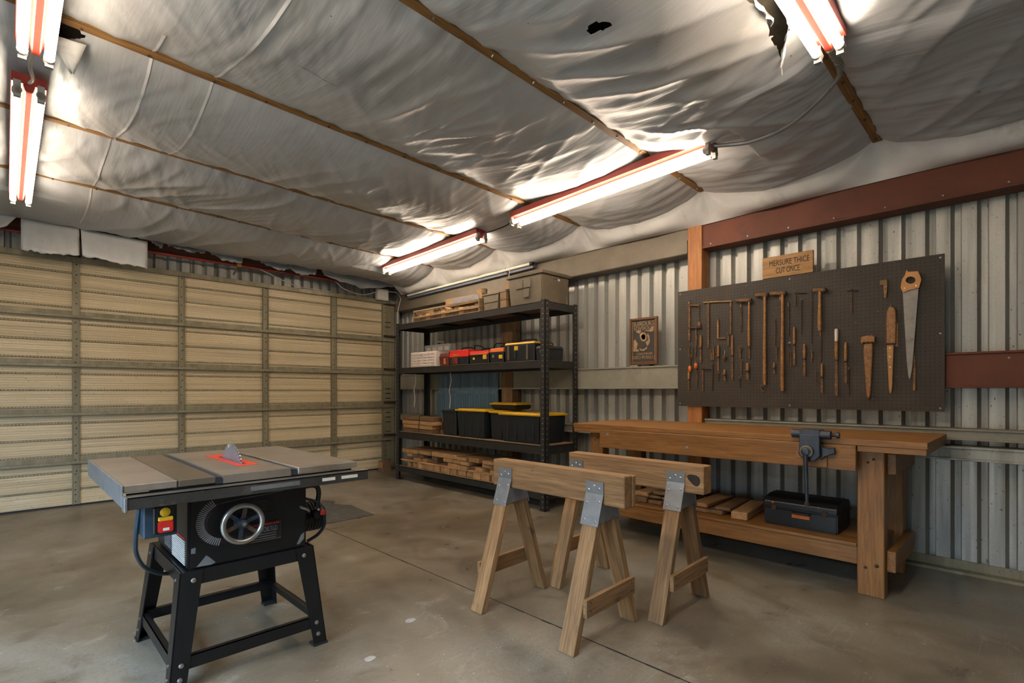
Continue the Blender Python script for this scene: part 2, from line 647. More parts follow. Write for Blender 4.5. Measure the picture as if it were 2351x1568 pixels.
def channel(name, y0, y1, z0, z1, mat, x0=GX, flange=.05, lip=.02):
    """C-shaped steel girt, web towards the room, flanges running back to the sheet"""
    t = .008
    m = MB()
    m.box(x0, x0 + t, y0, y1, z0, z1)
    m.box(x0 - .012, XW - .046, y0, y1, z1 - t, z1 + .006)
    m.box(x0 - .012, XW - .046, y0, y1, z0 - .006, z0 + t)
    return m.build(name, mat, wr, bevel=.002)


m_girtgrey = plain('grey_girt', (.24, .225, .18), .55, .2, .2, 3, dirt=(.13, .11, .08), dirt_at=.62)
m_eavebrown = plain('dusty_eave_beam', (.135, .108, .076), .6, 0, .2, 3, dirt=(.12, .09, .06), dirt_at=.6)
channel('eave_beam', YR, 2.045, 2.445, 2.672, m_redsteel)
channel('eave_beam', 2.18, 6.98, 2.425, 2.655, m_eavebrown)
MB().box(GX - .018, GX, 2.18, 6.98, 2.425, 2.54).build('eave_beam_lip', m_eavebrown, wr)
channel('girt', YR, 2.04, 1.222, 1.438, m_redsteel)
channel('girt', 2.18, 4.40, 1.222, 1.425, m_girtgrey)
channel('girt', 4.60, 7.0, 1.222, 1.425, m_girtgrey)
channel('sill_girt', YR, 2.04, .885, .948, m_girtgrey, GX + .03)
channel('sill_girt', YR, 2.04, .758, .835, m_galv2, GX + .0)
channel('sill_girt', 2.18, 4.40, .758, .835, m_girtgrey, GX)
channel('sill_girt', 4.60, 7.0, .758, .835, m_girtgrey, GX)
xboard('wood_post', 4.352, 4.50, 2.045, 2.175, 0, 2.66, m_post, wr, 'Z', .004)
xboard('wood_post', 4.36, 4.50, 4.405, 4.595, 0, 2.43, m_lumber_dark, wr, 'Z', .004)
MB().box(4.45, XW - .048, YR, 7.0, 0, .018).box(XW - .058, XW - .048, YR, 7.0, 0, .075).build('base_angle', m_stile, wr)
nb = MB()
for yq in np.arange(-.2, 6.6, .31):
    for zq in (2.47, 1.40):
        nb.cyl((GX - .001, yq, zq), (GX - .008, yq, zq), .006, 6)
nb.build('screw_heads', m_zinc, wr)['kind'] = 'stuff'

# ---- wall around the garage door
wf = structure('wall_front', (2, YF, 0))
pf = lambda s, d, z: (s, YF - .035 + d, z)
xs = [XL, -1.4, -.5, .4, 1.32, 2.25, 3.17, 4.1, XW]
for a, e in zip(xs[:-1], xs[1:]):
    corrugated('metal_sheet', a, e, 2.35, 3.1, pf, m_galv, wf, phase=.02)
corrugated('metal_sheet', 4.37, XW, 0, 2.36, pf, m_galv, wf, phase=.02)
MB().box(XL, XW, YF + .02, YF + .1, 0, 3.3).build('outer_skin', m_dark, wf)
MB().box(XL, 4.42, YD + .02, YF - .04, 2.585, 2.60).box(XL, 4.42, YD + .02, YD + .03, 2.52, 2.60).build('header_angle', m_stile, wf, bevel=.002)
MB().box(XL, XW - .22, 6.98, 7.16, 2.80, 2.99).build('header_beam', m_redsteel, wf, bevel=.003)
MB().cyl((XL, 6.95, 2.745), (4.12, 6.95, 2.752), .014, 10).build('header_pipe', m_redpipe, wf, smooth=True)

# ---- left and rear walls (behind the camera), with the open loading door
wl = structure('wall_left', (XL, 2, 0))
pll = lambda s, d, z: (XL + .035 - d, s, z)
corrugated('metal_sheet', YR, -.6, 0, 3.1, pll, m_galv, wl)
corrugated('metal_sheet', 2.8, YF, 0, 3.1, pll, m_galv, wl)
corrugated('metal_sheet', -.6, 2.8, 2.1, 3.1, pll, m_galv, wl)
MB().box(XL - .1, XL - .02, 2.8, YF, 0, 3.3).build('outer_skin', m_dark, wl)
MB().box(XL - .1, XL - .02, YR, -.6, 0, 3.3).build('outer_skin', m_dark, wl)
MB().box(XL - .1, XL - .02, -.6, 2.8, 2.1, 3.3).build('outer_skin', m_dark, wl)
yf_ = thing('added_sky_fence', 'unseen board fence added to block low sky outside the open loading door', 'fence', (-6, 1, 0))  # added out of view to keep low sky light off the right wall
for i_ in range(60):
    xboard('added_fence_board', -6.02, -6.0, -8 + i_ * .3, -8 + i_ * .3 + .296, 0, 3.0, m_lumber_dark, yf_, 'Z', 0)
MB().box(-7, XL - .1, -9, 11, -.12, -.02).build('yard_ground', m_floor, None)['kind'] = 'structure'
wq = structure('wall_rear', (0, YR, 0))
pq = lambda s, d, z: (s, YR + .035 - d, z)
corrugated('metal_sheet', XL, XW, 0, 3.1, pq, m_galv, wq)
MB().box(XL, XW, YR - .1, YR - .02, 0, 3.3).build('outer_skin', m_dark, wq)

# ---- garage door
dr = structure('door_1', (1.5, YD, 0))
STRUT = [.451, .954, 1.459, 1.966]
secs = [(.004, .43)] + [(.432 + .505 * k, .935 + .505 * k) for k in range(3)] + [(1.947, 2.575)]
beads = [[.173, .354], [.527, .696, .865], [1.032, 1.205, 1.374], [1.540, 1.722, 1.898], [2.066, 2.246, 2.425]]
DX0, DX1 = -1.92, 4.36
for (z0, z1), bd in zip(secs, beads):
    prof = []
    z = z0
    step = .0245
    while z < z1 - .012:
        prof += [(z, 0), (z + step - .005, 0), (z + step - .0035, .004), (z + step - .0012, .004)]
        z += step
    prof = [p for p in prof if p[0] < z1] + [(z1, 0)]
    vs = []
    for (zz, d) in prof:
        vs += [(DX0, YD + d, zz), (DX1, YD + d, zz)]
    fs = [(2 * i, 2 * i + 1, 2 * i + 3, 2 * i + 2) for i in range(len(prof) - 1)]
    s_ = MB().add(vs, fs).build('door_section', m_door, dr)
    for zz in bd:
        m = MB()
        m.add([(DX0, YD, zz - .012), (DX1, YD, zz - .012), (DX1, YD - .009, zz - .006), (DX0, YD - .009, zz - .006),
               (DX1, YD - .009, zz + .004), (DX0, YD - .009, zz + .004), (DX1, YD, zz + .010), (DX0, YD, zz + .010)],
              [(0, 1, 2, 3), (3, 2, 4, 5), (5, 4, 6, 7)])
        m.build('pressed_ridge', m_stile, dr)
# pressed beads on the ridges (too small to pick apart singly), their glint put into a paler colour
bb = MB()
for bd in beads:
    for zz in bd[-3:]:
        if zz < .2:
            continue
        for xq in np.arange(-.15, 4.14, .0265):
            x_ = float(xq)
            bb.add([(x_ - .008, YD - .0092, zz - .006), (x_ + .008, YD - .0092, zz - .006), (x_ + .008, YD - .0092, zz + .004), (x_ - .008, YD - .0092, zz + .004), (x_, YD - .014, zz - .001)],
                   [(0, 1, 4), (1, 2, 4), (2, 3, 4), (3, 0, 4)])
bb.build('pressed_beads', plain('pressed_bead', (.50, .42, .28), .4, .1, .2, 20), dr)['kind'] = 'stuff'
for k, zs in enumerate(STRUT):
    st = MB().box(DX0, DX1 - .02, YD - .055, YD - .004, zs - .010, zs + .006).box(DX0, DX1 - .02, YD - .058, YD - .05, zs - .012, zs + .016)
    st.box(DX0, DX1 - .02, YD - .012, YD - .002, zs + .0, zs + .06)
    st.build('strut', m_stile, dr, bevel=.002)
MB().box(DX0, DX1, YD - .05, YD, 2.545, 2.58).box(DX0, DX1, YD - .055, YD - .048, 2.53, 2.585).build('top_rail', m_stile, dr, bevel=.002)
MB().box(DX0, DX1, YD - .02, YD, -.0, .016).build('bottom_seal', m_dark, dr)
for xc, hw in ((-1.5, .028), (-.48, .028), (.556, .03), (1.505, .031), (2.445, .034), (3.375, .04)):
    for (z0, z1), k in zip(secs, range(5)):
        m = MB().box(xc - hw, xc + hw, YD - .022, YD, z0 + .012, z1 - .004)
        m.box(xc - hw, xc - hw + .006, YD - .034, YD - .022, z0 + .012, z1 - .004).box(xc + hw - .006, xc + hw, YD - .034, YD - .022, z0 + .012, z1 - .004)
        o = m.build('stile', m_stile, dr)
        if xc > 0:
            h = MB()
            for q in range(6):
                zq = z0 + .05 + q * (z1 - z0 - .1) / 5 + rng.uniform(-.02, .02)
                h.cyl((xc + rng.choice((-.008, .008)), YD - .022, zq), (xc, YD - .026, zq), .006, 6)
            h.build('bolt_holes', m_dark, o)
m = MB().box(4.15, 4.36, YD - .03, YD, .004, 2.56)
es = m.build('end_stile', m_stile, dr)
h = MB()
for q in range(34):
    zq = .06 + q * .073
    h.cyl((4.20 + rng.choice((0, .09)), YD - .03, zq), (4.20, YD - .034, zq), .006, 6)
h.build('bolt_holes', m_dark, es)
# hinges on the end stile and the vertical track
for zs in STRUT + [2.46]:
    MB().box(4.17, 4.39, YD - .05, YD - .03, zs + .05, zs + .085).cyl((4.2, YD - .055, zs + .068), (4.40, YD - .055, zs + .068), .011, 8).build('roller_hinge', m_darkrust, dr)
MB().box(4.375, 4.415, YD - .09, YD - .01, 0, 2.60).box(4.365, 4.375, YD - .09, YD - .06, 0, 2.60).build('track', m_galv2, dr, bevel=.002)

# ---- ceiling sheet
BY = [-2.95, -1.72, -.49, .735, 1.945, 3.215, 4.45, 5.66, 6.82]
XE = 4.15


def vnoise(xx, yy, seed):
    r = np.random.RandomState(seed)
    g = r.rand(97, 97)
    xi = np.floor(xx).astype(int)
    yi = np.floor(yy).astype(int)
    fx = xx - xi
    fy = yy - yi
    fx = fx * fx * (3 - 2 * fx)
    fy = fy * fy * (3 - 2 * fy)
    a = g[xi % 97, yi % 97]
    b_ = g[(xi + 1) % 97, yi % 97]
    c_ = g[xi % 97, (yi + 1) % 97]
    d_ = g[(xi + 1) % 97, (yi + 1) % 97]
    return (a * (1 - fx) + b_ * fx) * (1 - fy) + (c_ * (1 - fx) + d_ * fx) * fy


def zbase(x):
    return 2.877 + .0216 * (XE - x)


LAMPS_Y = [(.112, -1.2, 6.0), (3.46, 1.3, 6.1)]


def ceil_z(X, Y):
    by = np.array(BY)
    i = np.clip(np.searchsorted(by, Y) - 1, 0, len(by) - 2)
    a, c_ = by[i], by[i + 1]
    t = np.clip((Y - a) / (c_ - a), 0, 1)
    A = (.055 + .075 * vnoise(X * .55 + i * 7.3, i * 3.1 + 0 * X, 5)) * (1 + .5 * np.exp(-(XE - X) / .35))
    for (xl, y0, y1) in LAMPS_Y:
        A = A * (1 - .55 * np.exp(-((X - xl) / .22) ** 2) * ((Y > y0) & (Y < y1)))
    A = A * (1 - .6 * np.exp(-((Y - .735) / .3) ** 2) * (X < 2.9))
    sag = A * np.sin(np.pi * t) ** .75
    dist = np.minimum(Y - a, c_ - Y)
    # gathered pleats at the battens
    pl_ = (vnoise(X * 13, i * 5.7 + (t > .5) * 31.0, 8) - .5) + .6 * (vnoise(X * 27, i * 2.9 + (t > .5) * 11.0, 9) - .5)
    pl2 = (vnoise(X * 17 + .6 * np.sin(Y * 4), i * 4.7 + (t > .5) * 21.0 + Y * .3, 14) - .5)
    sag = sag + (.022 * pl_ * np.exp(-dist / .10) + .020 * pl2 * np.exp(-dist / .26) * np.clip((X - .8) / 2.4, .25, 1)) * np.clip(dist / .02, 0, 1)
    # long tension wrinkles between the battens
    warp = (vnoise(X * 1.3, Y * 1.3, 11) - .5) * .9
    w = np.zeros_like(X)
    for (skew, fr, amp, sd) in ((.45, 5.0, .020, 21), (-.55, 6.5, .014, 22), (.15, 10.0, .008, 23), (-.9, 4.0, .014, 24), (.3, 17.0, .0055, 25), (-.35, 21.0, .0045, 26)):
        s_ = (X + skew * Y + .5 * warp) * fr
        r_ = 1 - np.abs(2 * vnoise(s_, Y * .75 + sd, sd) - 1)
        mk = np.clip((vnoise(X * .9 + sd, Y * .9, sd + 40) - .35) * 2.6, 0, 1)
        w += amp * (r_ ** 2.2) * mk
    env = np.clip(dist / .12, 0, 1)
    fine = .004 * (vnoise(X * 5, Y * 3, 31) - .5)
    # straight tension lines towards the right wall
    edge = np.exp(-(XE - X) / .9)
    w += edge * .010 * (1 - np.abs(2 * vnoise(X * 16 + .5 * np.sin(Y * 5), Y * .5, 51) - 1)) ** 2
    dip = np.clip((Y - 5.66) / 1.16, 0, 1) ** 1.4 * (zbase(X) - 2.853)
    return zbase(X) - dip - sag - (w + fine) * env


gx = np.concatenate([np.arange(XL, -.3, .06), np.arange(-.3, XE + .001, .0175)])
gx[-1] = XE
gy = np.concatenate([np.arange(YR, .0, .06), np.arange(.0, 6.82, .0175), [6.82]])
nv = 14
XX, YY = np.meshgrid(gx, gy, indexing='ij')
ZZ = ceil_z(XX, YY)
# drape from the fold line down to the eave beam
rowsX, rowsY, rowsZ = [XX], [YY], [ZZ]
zf = ZZ[-1]
sagf = zbase(XE) - zf
for j in range(1, nv + 1):
    t = j / nv
    yrow = gy
    bx = 4.356
    bz = 2.652 + 0.008 * np.sin(yrow * 2.1)
    fold = .022 * (1 - t) * (t * 4) * (vnoise(yrow * 4.5, yrow * 0 + 3.0, 61) - .5)
    for yb in BY:
        dy_ = yrow - yb
        ang_ = np.arctan2(dy_, .05 + .30 * t)
        fold = fold + .016 * np.exp(-(dy_ / .30) ** 2) * np.sin(ang_ * 8 + yb * 3) * math.sin(math.pi * min(1, t ** .6)) * (.35 + .65 * (1 - t))
    x_ = XE + (bx - XE) * (t ** .8) - fold - .35 * sagf * np.sin(np.pi * t) * .6
    z_ = zf + (bz - zf) * (t ** 1.05) - .25 * sagf * np.sin(np.pi * t) + fold * .6
    rowsX.append(x_[None, :])
    rowsY.append(yrow[None, :])
    rowsZ.append(z_[None, :])
AX, AY, AZ = np.concatenate(rowsX), np.concatenate(rowsY), np.concatenate(rowsZ)
NI, NJ = AX.shape
cv = np.stack([AX, AY, AZ], -1).reshape(-1, 3)
ii, jj = np.meshgrid(np.arange(NI - 1), np.arange(NJ - 1), indexing='ij')
q = np.stack([ii * NJ + jj, ii * NJ + jj + 1, (ii + 1) * NJ + jj + 1, (ii + 1) * NJ + jj], -1).reshape(-1, 4)
cx_ = (AX[:-1, :-1] + AX[1:, 1:]).ravel() / 2
cy_ = (AY[:-1, :-1] + AY[1:, 1:]).ravel() / 2


def inpoly(px, py, poly):
    res = np.zeros(px.shape, bool)
    n = len(poly)
    for i in range(n):
        x1, y1 = poly[i]
        x2, y2 = poly[(i + 1) % n]
        cond = ((y1 > py) != (y2 > py)) & (px < (x2 - x1) * (py - y1) / (y2 - y1 + 1e-12) + x1)
        res ^= cond
    return res


HOLE1 = [(2.25, .87), (2.42, .845), (2.56, .868), (2.66, .878), (2.79, .90), (2.735, .858), (2.65, .838), (2.60, .80), (2.46, .79), (2.25, .80)]
HOLE2 = [(.15, 3.225), (.22, 3.235), (.305, 3.275), (.19, 3.385), (.14, 3.36)]


def ragged_poly(poly, seed, amp, step=.022):
    r_ = np.random.RandomState(seed)
    out = []
    for i_ in range(len(poly)):
        a_, b_ = np.array(poly[i_]), np.array(poly[(i_ + 1) % len(poly)])
        n_ = max(1, int(np.linalg.norm(b_ - a_) / step))
        for k_ in range(n_):
            out.append(tuple(a_ + (b_ - a_) * k_ / n_ + r_.uniform(-amp, amp, 2)))
    return out


def snap(poly):
    n_ = len(poly)
    P_ = np.array(poly)
    x0_, y0_ = P_.min(0) - .03
    x1_, y1_ = P_.max(0) + .03
    idx = np.where((cv[:, 0] > x0_) & (cv[:, 0] < x1_) & (cv[:, 1] > y0_) & (cv[:, 1] < y1_))[0]
    for i_ in idx:
        p_ = cv[i_, :2]
        best, bp_ = 9, None
        for k_ in range(n_):
            a_, b_ = P_[k_], P_[(k_ + 1) % n_]
            t_ = np.clip(np.dot(p_ - a_, b_ - a_) / max(1e-9, np.dot(b_ - a_, b_ - a_)), 0, 1)
            q_ = a_ + (b_ - a_) * t_
            d_ = np.hypot(*(q_ - p_))
            if d_ < best:
                best, bp_ = d_, q_
        if best < .0095:
            cv[i_, :2] = bp_


HOLE1 = ragged_poly(HOLE1, 3, .006)
HOLE2 = ragged_poly(HOLE2, 4, .001, .2)
HOLE3 = ragged_poly([(1.891, 1.425), (1.853, 1.395), (1.852, 1.348), (1.905, 1.305), (1.922, 1.333), (1.906, 1.371), (1.914, 1.413)], 6, .004)
snap(HOLE1)
snap(HOLE2)
snap(HOLE3)
keep = ~(inpoly(cx_, cy_, HOLE1) | inpoly(cx_, cy_, HOLE2) | inpoly(cx_, cy_, HOLE3))
q = q[keep]
isdrape = np.repeat(np.arange(NI - 1) >= len(gx) - 1, NJ - 1)[keep]
ce = structure('ceiling', (1, 2, 2.9))


def np_mesh(name, verts, faces, mat, parent):
    used = np.unique(faces)
    remap = -np.ones(len(verts), int)
    remap[used] = np.arange(len(used))
    vs = verts[used]
    fs = remap[faces]
    c0 = (vs.min(0) + vs.max(0)) / 2
    me = bpy.data.meshes.new(name)
    me.from_pydata((vs - c0).tolist(), [], fs.tolist())
    me.polygons.foreach_set('use_smooth', [True] * len(me.polygons))
    me.materials.append(mat)
    o = bpy.data.objects.new(name, me)
    COL.objects.link(o)
    return reg(o, Matrix.Translation(c0.tolist()), parent)


np_mesh('plastic_sheet', cv, q[~isdrape], m_plastic, ce)
np_mesh('plastic_drape', cv, q[isdrape], m_drape, ce)
MB().box(XL - .1, XW + .1, YR - .1, YF + .1, 3.05, 3.3).build('roof_deck', m_insul, ce)


def ribbon(name, x0, y0, x1, y1, w_, mat, n_=90, drop=.0035):
    """a narrow strip stuck to the underside of the sheet"""
    ts_ = np.linspace(0, 1, n_)
    xs_ = x0 + (x1 - x0) * ts_ + .012 * np.sin(ts_ * 9)
    ys_ = y0 + (y1 - y0) * ts_
    vs_ = []
    for sg_ in (-1, 1):
        xx_ = xs_ + sg_ * w_ / 2
        vs_.append(np.stack([xx_, ys_, ceil_z(xx_, ys_) - drop], 1))
    vs_ = np.concatenate(vs_)
    fs_ = np.array([(i_, i_ + 1, n_ + i_ + 1, n_ + i_) for i_ in range(n_ - 1)])
    return np_mesh(name, vs_, fs_, mat, ce)


ribbon('seam_tape', .55, 2.9, .54, 6.5, .014, m_drape, 200)
ribbon('seam_tape', .87, 1.6, .84, 4.42, .014, m_drape, 160)
ribbon('patch_tape', 1.05, 2.60, 1.28, 2.625, .05, m_greyfilm, 30)
for k, yb in enumerate(BY[1:-1]):
    wbt = .052 if k < 4 else .05
    o = board('batten', (XL + .05, yb, zbase(XL) - .012), (XE, yb, zbase(XE) - .012), wbt, .022, m_batten, ce, (0, 0, 1), .002)
    if yb > 0:
        h = MB()
        for xq in np.arange(.3, 4.1, .29):
            x_ = float(xq) + rng.uniform(-.06, .06)
            h.cyl((x_, yb + rng.uniform(-.015, .015), zbase(x_) - .022), (x_, yb, zbase(x_) - .030), .006, 6)
        h.build('nail_heads', m_zinc if k % 2 else m_darkrust, o)['kind'] = 'stuff'


def film(name, pts, mat, n=(0, -1, 0), thick=.002, seed=0, amp=.02, nu=10, nvv=8, ragged=0.0):
    """a hanging sheet: pts = top row and bottom row of points, rippled along n"""
    top, bot = pts
    r = np.random.RandomState(seed)
    vs = []
    for j in range(nvv + 1):
        t = j / nvv
        for i in range(nu + 1):
            s = i / nu * (len(top) - 1)
            a = int(min(s, len(top) - 2))
            fr = s - a
            p = (1 - fr) * np.array(top[a]) + fr * np.array(top[a + 1])
            q_ = (1 - fr) * np.array(bot[a]) + fr * np.array(bot[a + 1])
            w_ = p * (1 - t) + q_ * t
            if j == nvv and ragged:
                w_ = w_ + np.array([0, 0, r.uniform(-ragged, ragged)])
            off = amp * t * (math.sin(i * 1.9 + seed) * .5 + r.uniform(-.5, .5))
            vs.append(tuple(w_ + np.array(n) * off))
    m_ = nu + 1
    fs = [(j * m_ + i, j * m_ + i + 1, (j + 1) * m_ + i + 1, (j + 1) * m_ + i) for j in range(nvv) for i in range(nu)]
    o = MB().add(vs, fs).build(name, mat, ce, smooth=True, auto=80)
    sd = o.modifiers.new('thickness', 'SOLIDIFY')
    sd.thickness = thick
    return o


# white strips hanging over the garage door
film('hanging_flap', ([(.134, 6.78, 2.845), (.35, 6.79, 2.84), (.563, 6.78, 2.84)], [(.134, 6.74, 2.535), (.30, 6.72, 2.545), (.42, 6.70, 2.53), (.563, 6.74, 2.56)][:1] + [(.34, 6.71, 2.525), (.560, 6.74, 2.556)]), m_drape, seed=1, nu=18, ragged=.012)
film('hanging_flap', ([(.572, 6.78, 2.84), (.85, 6.79, 2.83), (1.133, 6.78, 2.82)], [(.582, 6.73, 2.56), (.86, 6.70, 2.525), (1.125, 6.73, 2.52)]), m_drape, seed=2, nu=18, ragged=.012)
film('hanging_flap', ([(-.55, 6.78, 2.86), (-.2, 6.79, 2.85), (.11, 6.78, 2.85)], [(-.55, 6.72, 2.55), (-.2, 6.70, 2.57), (.03, 6.72, 2.72)]), m_drape, seed=3, nu=14, ragged=.012)
# torn grey film above the header
tr = random.Random(5)
for (x0, x1, dz, sd_) in ((1.16, 1.30, .10, 11), (1.30, 1.72, .075, 12), (1.68, 2.12, .12, 13), (2.28, 2.75, .13, 14), (2.6, 3.05, .15, 15), (3.1, 4.3, .20, 16)):
    xm = (x0 + x1) / 2
    film('torn_film', ([(x0, 6.83, 2.86), (xm, 6.84, 2.86), (x1, 6.83, 2.86)],
                       [(x0 + .03, 6.80, 2.86 - dz * tr.uniform(.25, .6)), (xm + tr.uniform(-.05, .05), 6.77, 2.86 - dz), (x1 - .03, 6.80, 2.86 - dz * tr.uniform(.3, .9))]), m_greyfilm, seed=sd_, amp=.03, nu=14, ragged=.012)
# flaps at the two tears
film('torn_flap', ([(.16, 3.30, 2.90), (.30, 3.29, 2.905)], [(.245, 3.42, 2.80), (.262, 3.42, 2.80)]), m_drape, seed=21, amp=.01, nu=4, nvv=4)
film('torn_flap', ([(2.60, .80, 2.905), (2.72, .85, 2.905)], [(2.69, .86, 2.80), (2.74, .885, 2.79)]), m_drape, seed=22, amp=.02, nu=5, nvv=5)
film('torn_flap', ([(2.76, .885, 2.90), (2.80, .905, 2.90)], [(2.80, .895, 2.79), (2.805, .90, 2.79)]), m_drape, seed=23, amp=.01, nu=2, nvv=4)
film('torn_flap', ([(2.30, .865, 2.92), (2.5, .855, 2.92)], [(2.34, .83, 2.85), (2.5, .845, 2.86)]), m_drape, seed=24, amp=.03, nu=6, nvv=4)

# ================================================================== lamps
def lamp(label, p0, p1, group='lit strip lights under the ceiling', nt_=2):
    p0, p1 = Vector(p0), Vector(p1)
    d = (p1 - p0).normalized()
    s = Vector((0, 0, 1)).cross(d).normalized()
    up = Vector((0, 0, 1))
    root = thing('strip_light', label, 'lamp', (p0 + p1) / 2 + up * .07, group)
    M, Ln = frame(p0 + up * .055, p1 + up * .055)
    MB().box(-Ln / 2, Ln / 2, -.07, .07, -.012, .04).prism([(-.024, -.013), (.024, -.013), (.014, -.05), (-.014, -.05)], (-Ln / 2, 0, 0), (0, 1, 0), (0, 0, 1), (Ln, 0, 0)).build('channel', m_lampred, root, M=M, bevel=.002)
    for sg in (-1, 1):
        a, b2 = p0 + s * sg * .046 + d * .03, p1 + s * sg * .046 - d * .03
        MB().cyl(a, b2, .019, 14).build('tube', m_tube, root, smooth=True)
        for e, dd in ((p0, d), (p1, -d)):
            c0 = e + s * sg * .046
            so = MB().cyl(c0 - dd * .012, c0 + dd * .028, .021, 10).build('socket', m_lampgrey, root, smooth=True)
            MB().obox(c0 + up * .008 - dd * .012, c0 + up * .008 + dd * .012, .03, .085).build('socket_bracket', m_lampgrey, so)
    return root


lamp('long lit strip light closest to the garage door, over the hanging white flaps', (.105, 3.70, 2.755), (.115, 5.86, 2.755))
lamp('lit strip light whose end hangs beside the triangular tear in the ceiling sheet', (.105, 1.10, 2.755), (.115, 3.27, 2.755))
lamp('lit strip light hanging above the shelf rack near the room corner', (3.50, 3.98, 2.755), (3.60, 5.98, 2.755))
lamp('lit strip light joined to the bent conduit, above the poster wall', (3.29, 1.48, 2.755), (3.41, 3.40, 2.755))
lamp('lit strip light beside the ragged tear, running along a ceiling batten', (.45, .672, 2.785), (2.74, .672, 2.775))


def smooth_path(pts, n=6):
    """Catmull-Rom through pts"""
    P = [Vector(p) for p in pts]
    P = [P[0] * 2 - P[1]] + P + [P[-1] * 2 - P[-2]]
    out = []
    for i in range(1, len(P) - 2):
        for k in range(n):
            t = k / n
            a, b_, c_, d_ = P[i - 1], P[i], P[i + 1], P[i + 2]
            out.append(.5 * ((2 * b_) + (-a + c_) * t + (2 * a - 5 * b_ + 4 * c_ - d_) * t * t + (-a + 3 * b_ - 3 * c_ + d_) * t ** 3))
    out.append(P[-2])
    return out


# ---- conduit between two lamps
cd = thing('lamp_conduit', 'bent grey metal conduit linking two strip lights', 'conduit', (3.2, 1.1, 2.8))
MB().tube(smooth_path([(3.285, 1.462, 2.785), (3.275, 1.38, 2.76), (3.285, 1.247, 2.735), (3.265, 1.091, 2.728), (3.215, .959, 2.735), (3.14, .825, 2.765), (3.085, .745, 2.79), (3.045, .70, 2.81), (3.0, .685, 2.82)]), .0125, 10).build('bent_pipe', m_zinc, cd, smooth=True)
MB().tube([(3.05, .70, 2.81), (2.97, .682, 2.825), (2.88, .678, 2.82), (2.765, .676, 2.805)], [.012, .017, .016, .02], 10).build('taped_joint', m_girtgrey, cd, smooth=True)
for xq in (3.0, 2.975, 2.95, 2.90, 2.86):
    MB().cyl((xq, .684, 2.823), (xq - .012, .682, 2.823), .0188, 10).build('tape_wrap', m_zinc, cd)
MB().box(3.272, 3.302, 1.452, 1.474, 2.75, 2.83).build('end_plate', m_darkrust, cd)
cl2 = tag(MB().tube(smooth_path([(3.41, 3.42, 2.80), (3.43, 3.55, 2.775), (3.46, 3.75, 2.78), (3.50, 3.955, 2.80)]), .006, 6).build('lamp_cable', m_dark, smooth=True), 'thin dark cable bridging the gap between two strip lights over the rack', 'cable')
cl3 = tag(MB().tube(smooth_path([(.11, 3.29, 2.80), (.10, 3.42, 2.77), (.115, 3.56, 2.775), (.105, 3.68, 2.80)]), .008, 6).build('lamp_cable', m_lampgrey, smooth=True), 'grey cable between the two strip lights by the triangular tear', 'cable')

# ---- unlit strip light standing on the eave beam behind the rack
ul = thing('unlit_strip_light', 'unlit strip light with one pale tube fixed along the eave beam above the rack', 'lamp', (4.30, 5.3, 2.60))
board('channel', (4.335, 6.60, 2.59), (4.335, 4.02, 2.625), .04, .05, plain('blue_grey_channel', (.10, .11, .15), .5), ul)
MB().cyl((4.30, 6.55, 2.612), (4.30, 4.04, 2.647), .017, 12).build('tube', plain('dull_tube', (.66, .62, .52), .25, 0, .05), ul, smooth=True)
for yq, zq in ((4.03, 2.647), (6.57, 2.611)):
    MB().cyl((4.30, yq - .02, zq), (4.30, yq + .02, zq), .022, 10).build('socket', m_dark, ul)
MB().obox((4.30, 4.46, 2.66), (4.31, 4.40, 2.56), .02, .015).build('clip', m_dark, ul)

ORD = ['first', 'second', 'third', 'fourth', 'fifth', 'sixth', 'seventh', 'eighth', 'ninth', 'tenth', 'eleventh', 'twelfth', 'thirteenth', 'fourteenth', 'fifteenth',
       'sixteenth', 'seventeenth', 'eighteenth', 'nineteenth', 'twentieth', 'twenty-first', 'twenty-second', 'twenty-third', 'twenty-fourth', 'twenty-fifth']
PENDING = {}


def queue(o, key, y):
    PENDING.setdefault(key, []).append((y, o))


def number(key, fmt, cat, group, rev=False):
    """count alike pieces off from a thing one can find"""
    for i, (y, o) in enumerate(sorted(PENDING[key], key=lambda q_: -q_[0] if rev else q_[0])):
        tag(o, fmt % ORD[i], cat, group)


# ================================================================== steel shelf rack
SX0, SX1, SY0, SY1 = 3.82, 4.335, 3.40, 6.10
LEV = [.185, .647, 1.50, 2.09]
sh = thing('shelf_rack', 'black steel four-tier shelf rack with particle board decks', 'shelf', ((SX0 + SX1) / 2, (SY0 + SY1) / 2, 0))


def angle_post(x, y, sx, sy, top):
    w_, t_ = .062, .005
    m_ = MB()
    m_.box(*sorted((x, x + sx * t_)), *sorted((y, y + sy * w_)), 0, top)
    m_.box(*sorted((x, x + sx * w_)), *sorted((y, y + sy * t_)), 0, top)
    p_ = m_.build('post', m_rack, sh)
    r_ = MB()
    z_ = .04
    while z_ < top - .02:
        r_.cyl((x - sx * .0005, y + sy * .03, z_), (x - sx * .003, y + sy * .03, z_), .0065, 6)
        r_.cyl((x + sx * .03, y - sy * .0005, z_), (x + sx * .03, y - sy * .003, z_), .0065, 6)
        z_ += .052
    r_.build('slot_rims', m_steel if sy > 0 else m_zinc, p_)['kind'] = 'stuff'
    f_ = MB().box(*sorted((x - sx * .004, x + sx * .07)), *sorted((y - sy * .004, y + sy * .07)), 0, .006).build('foot', m_dark, sh)


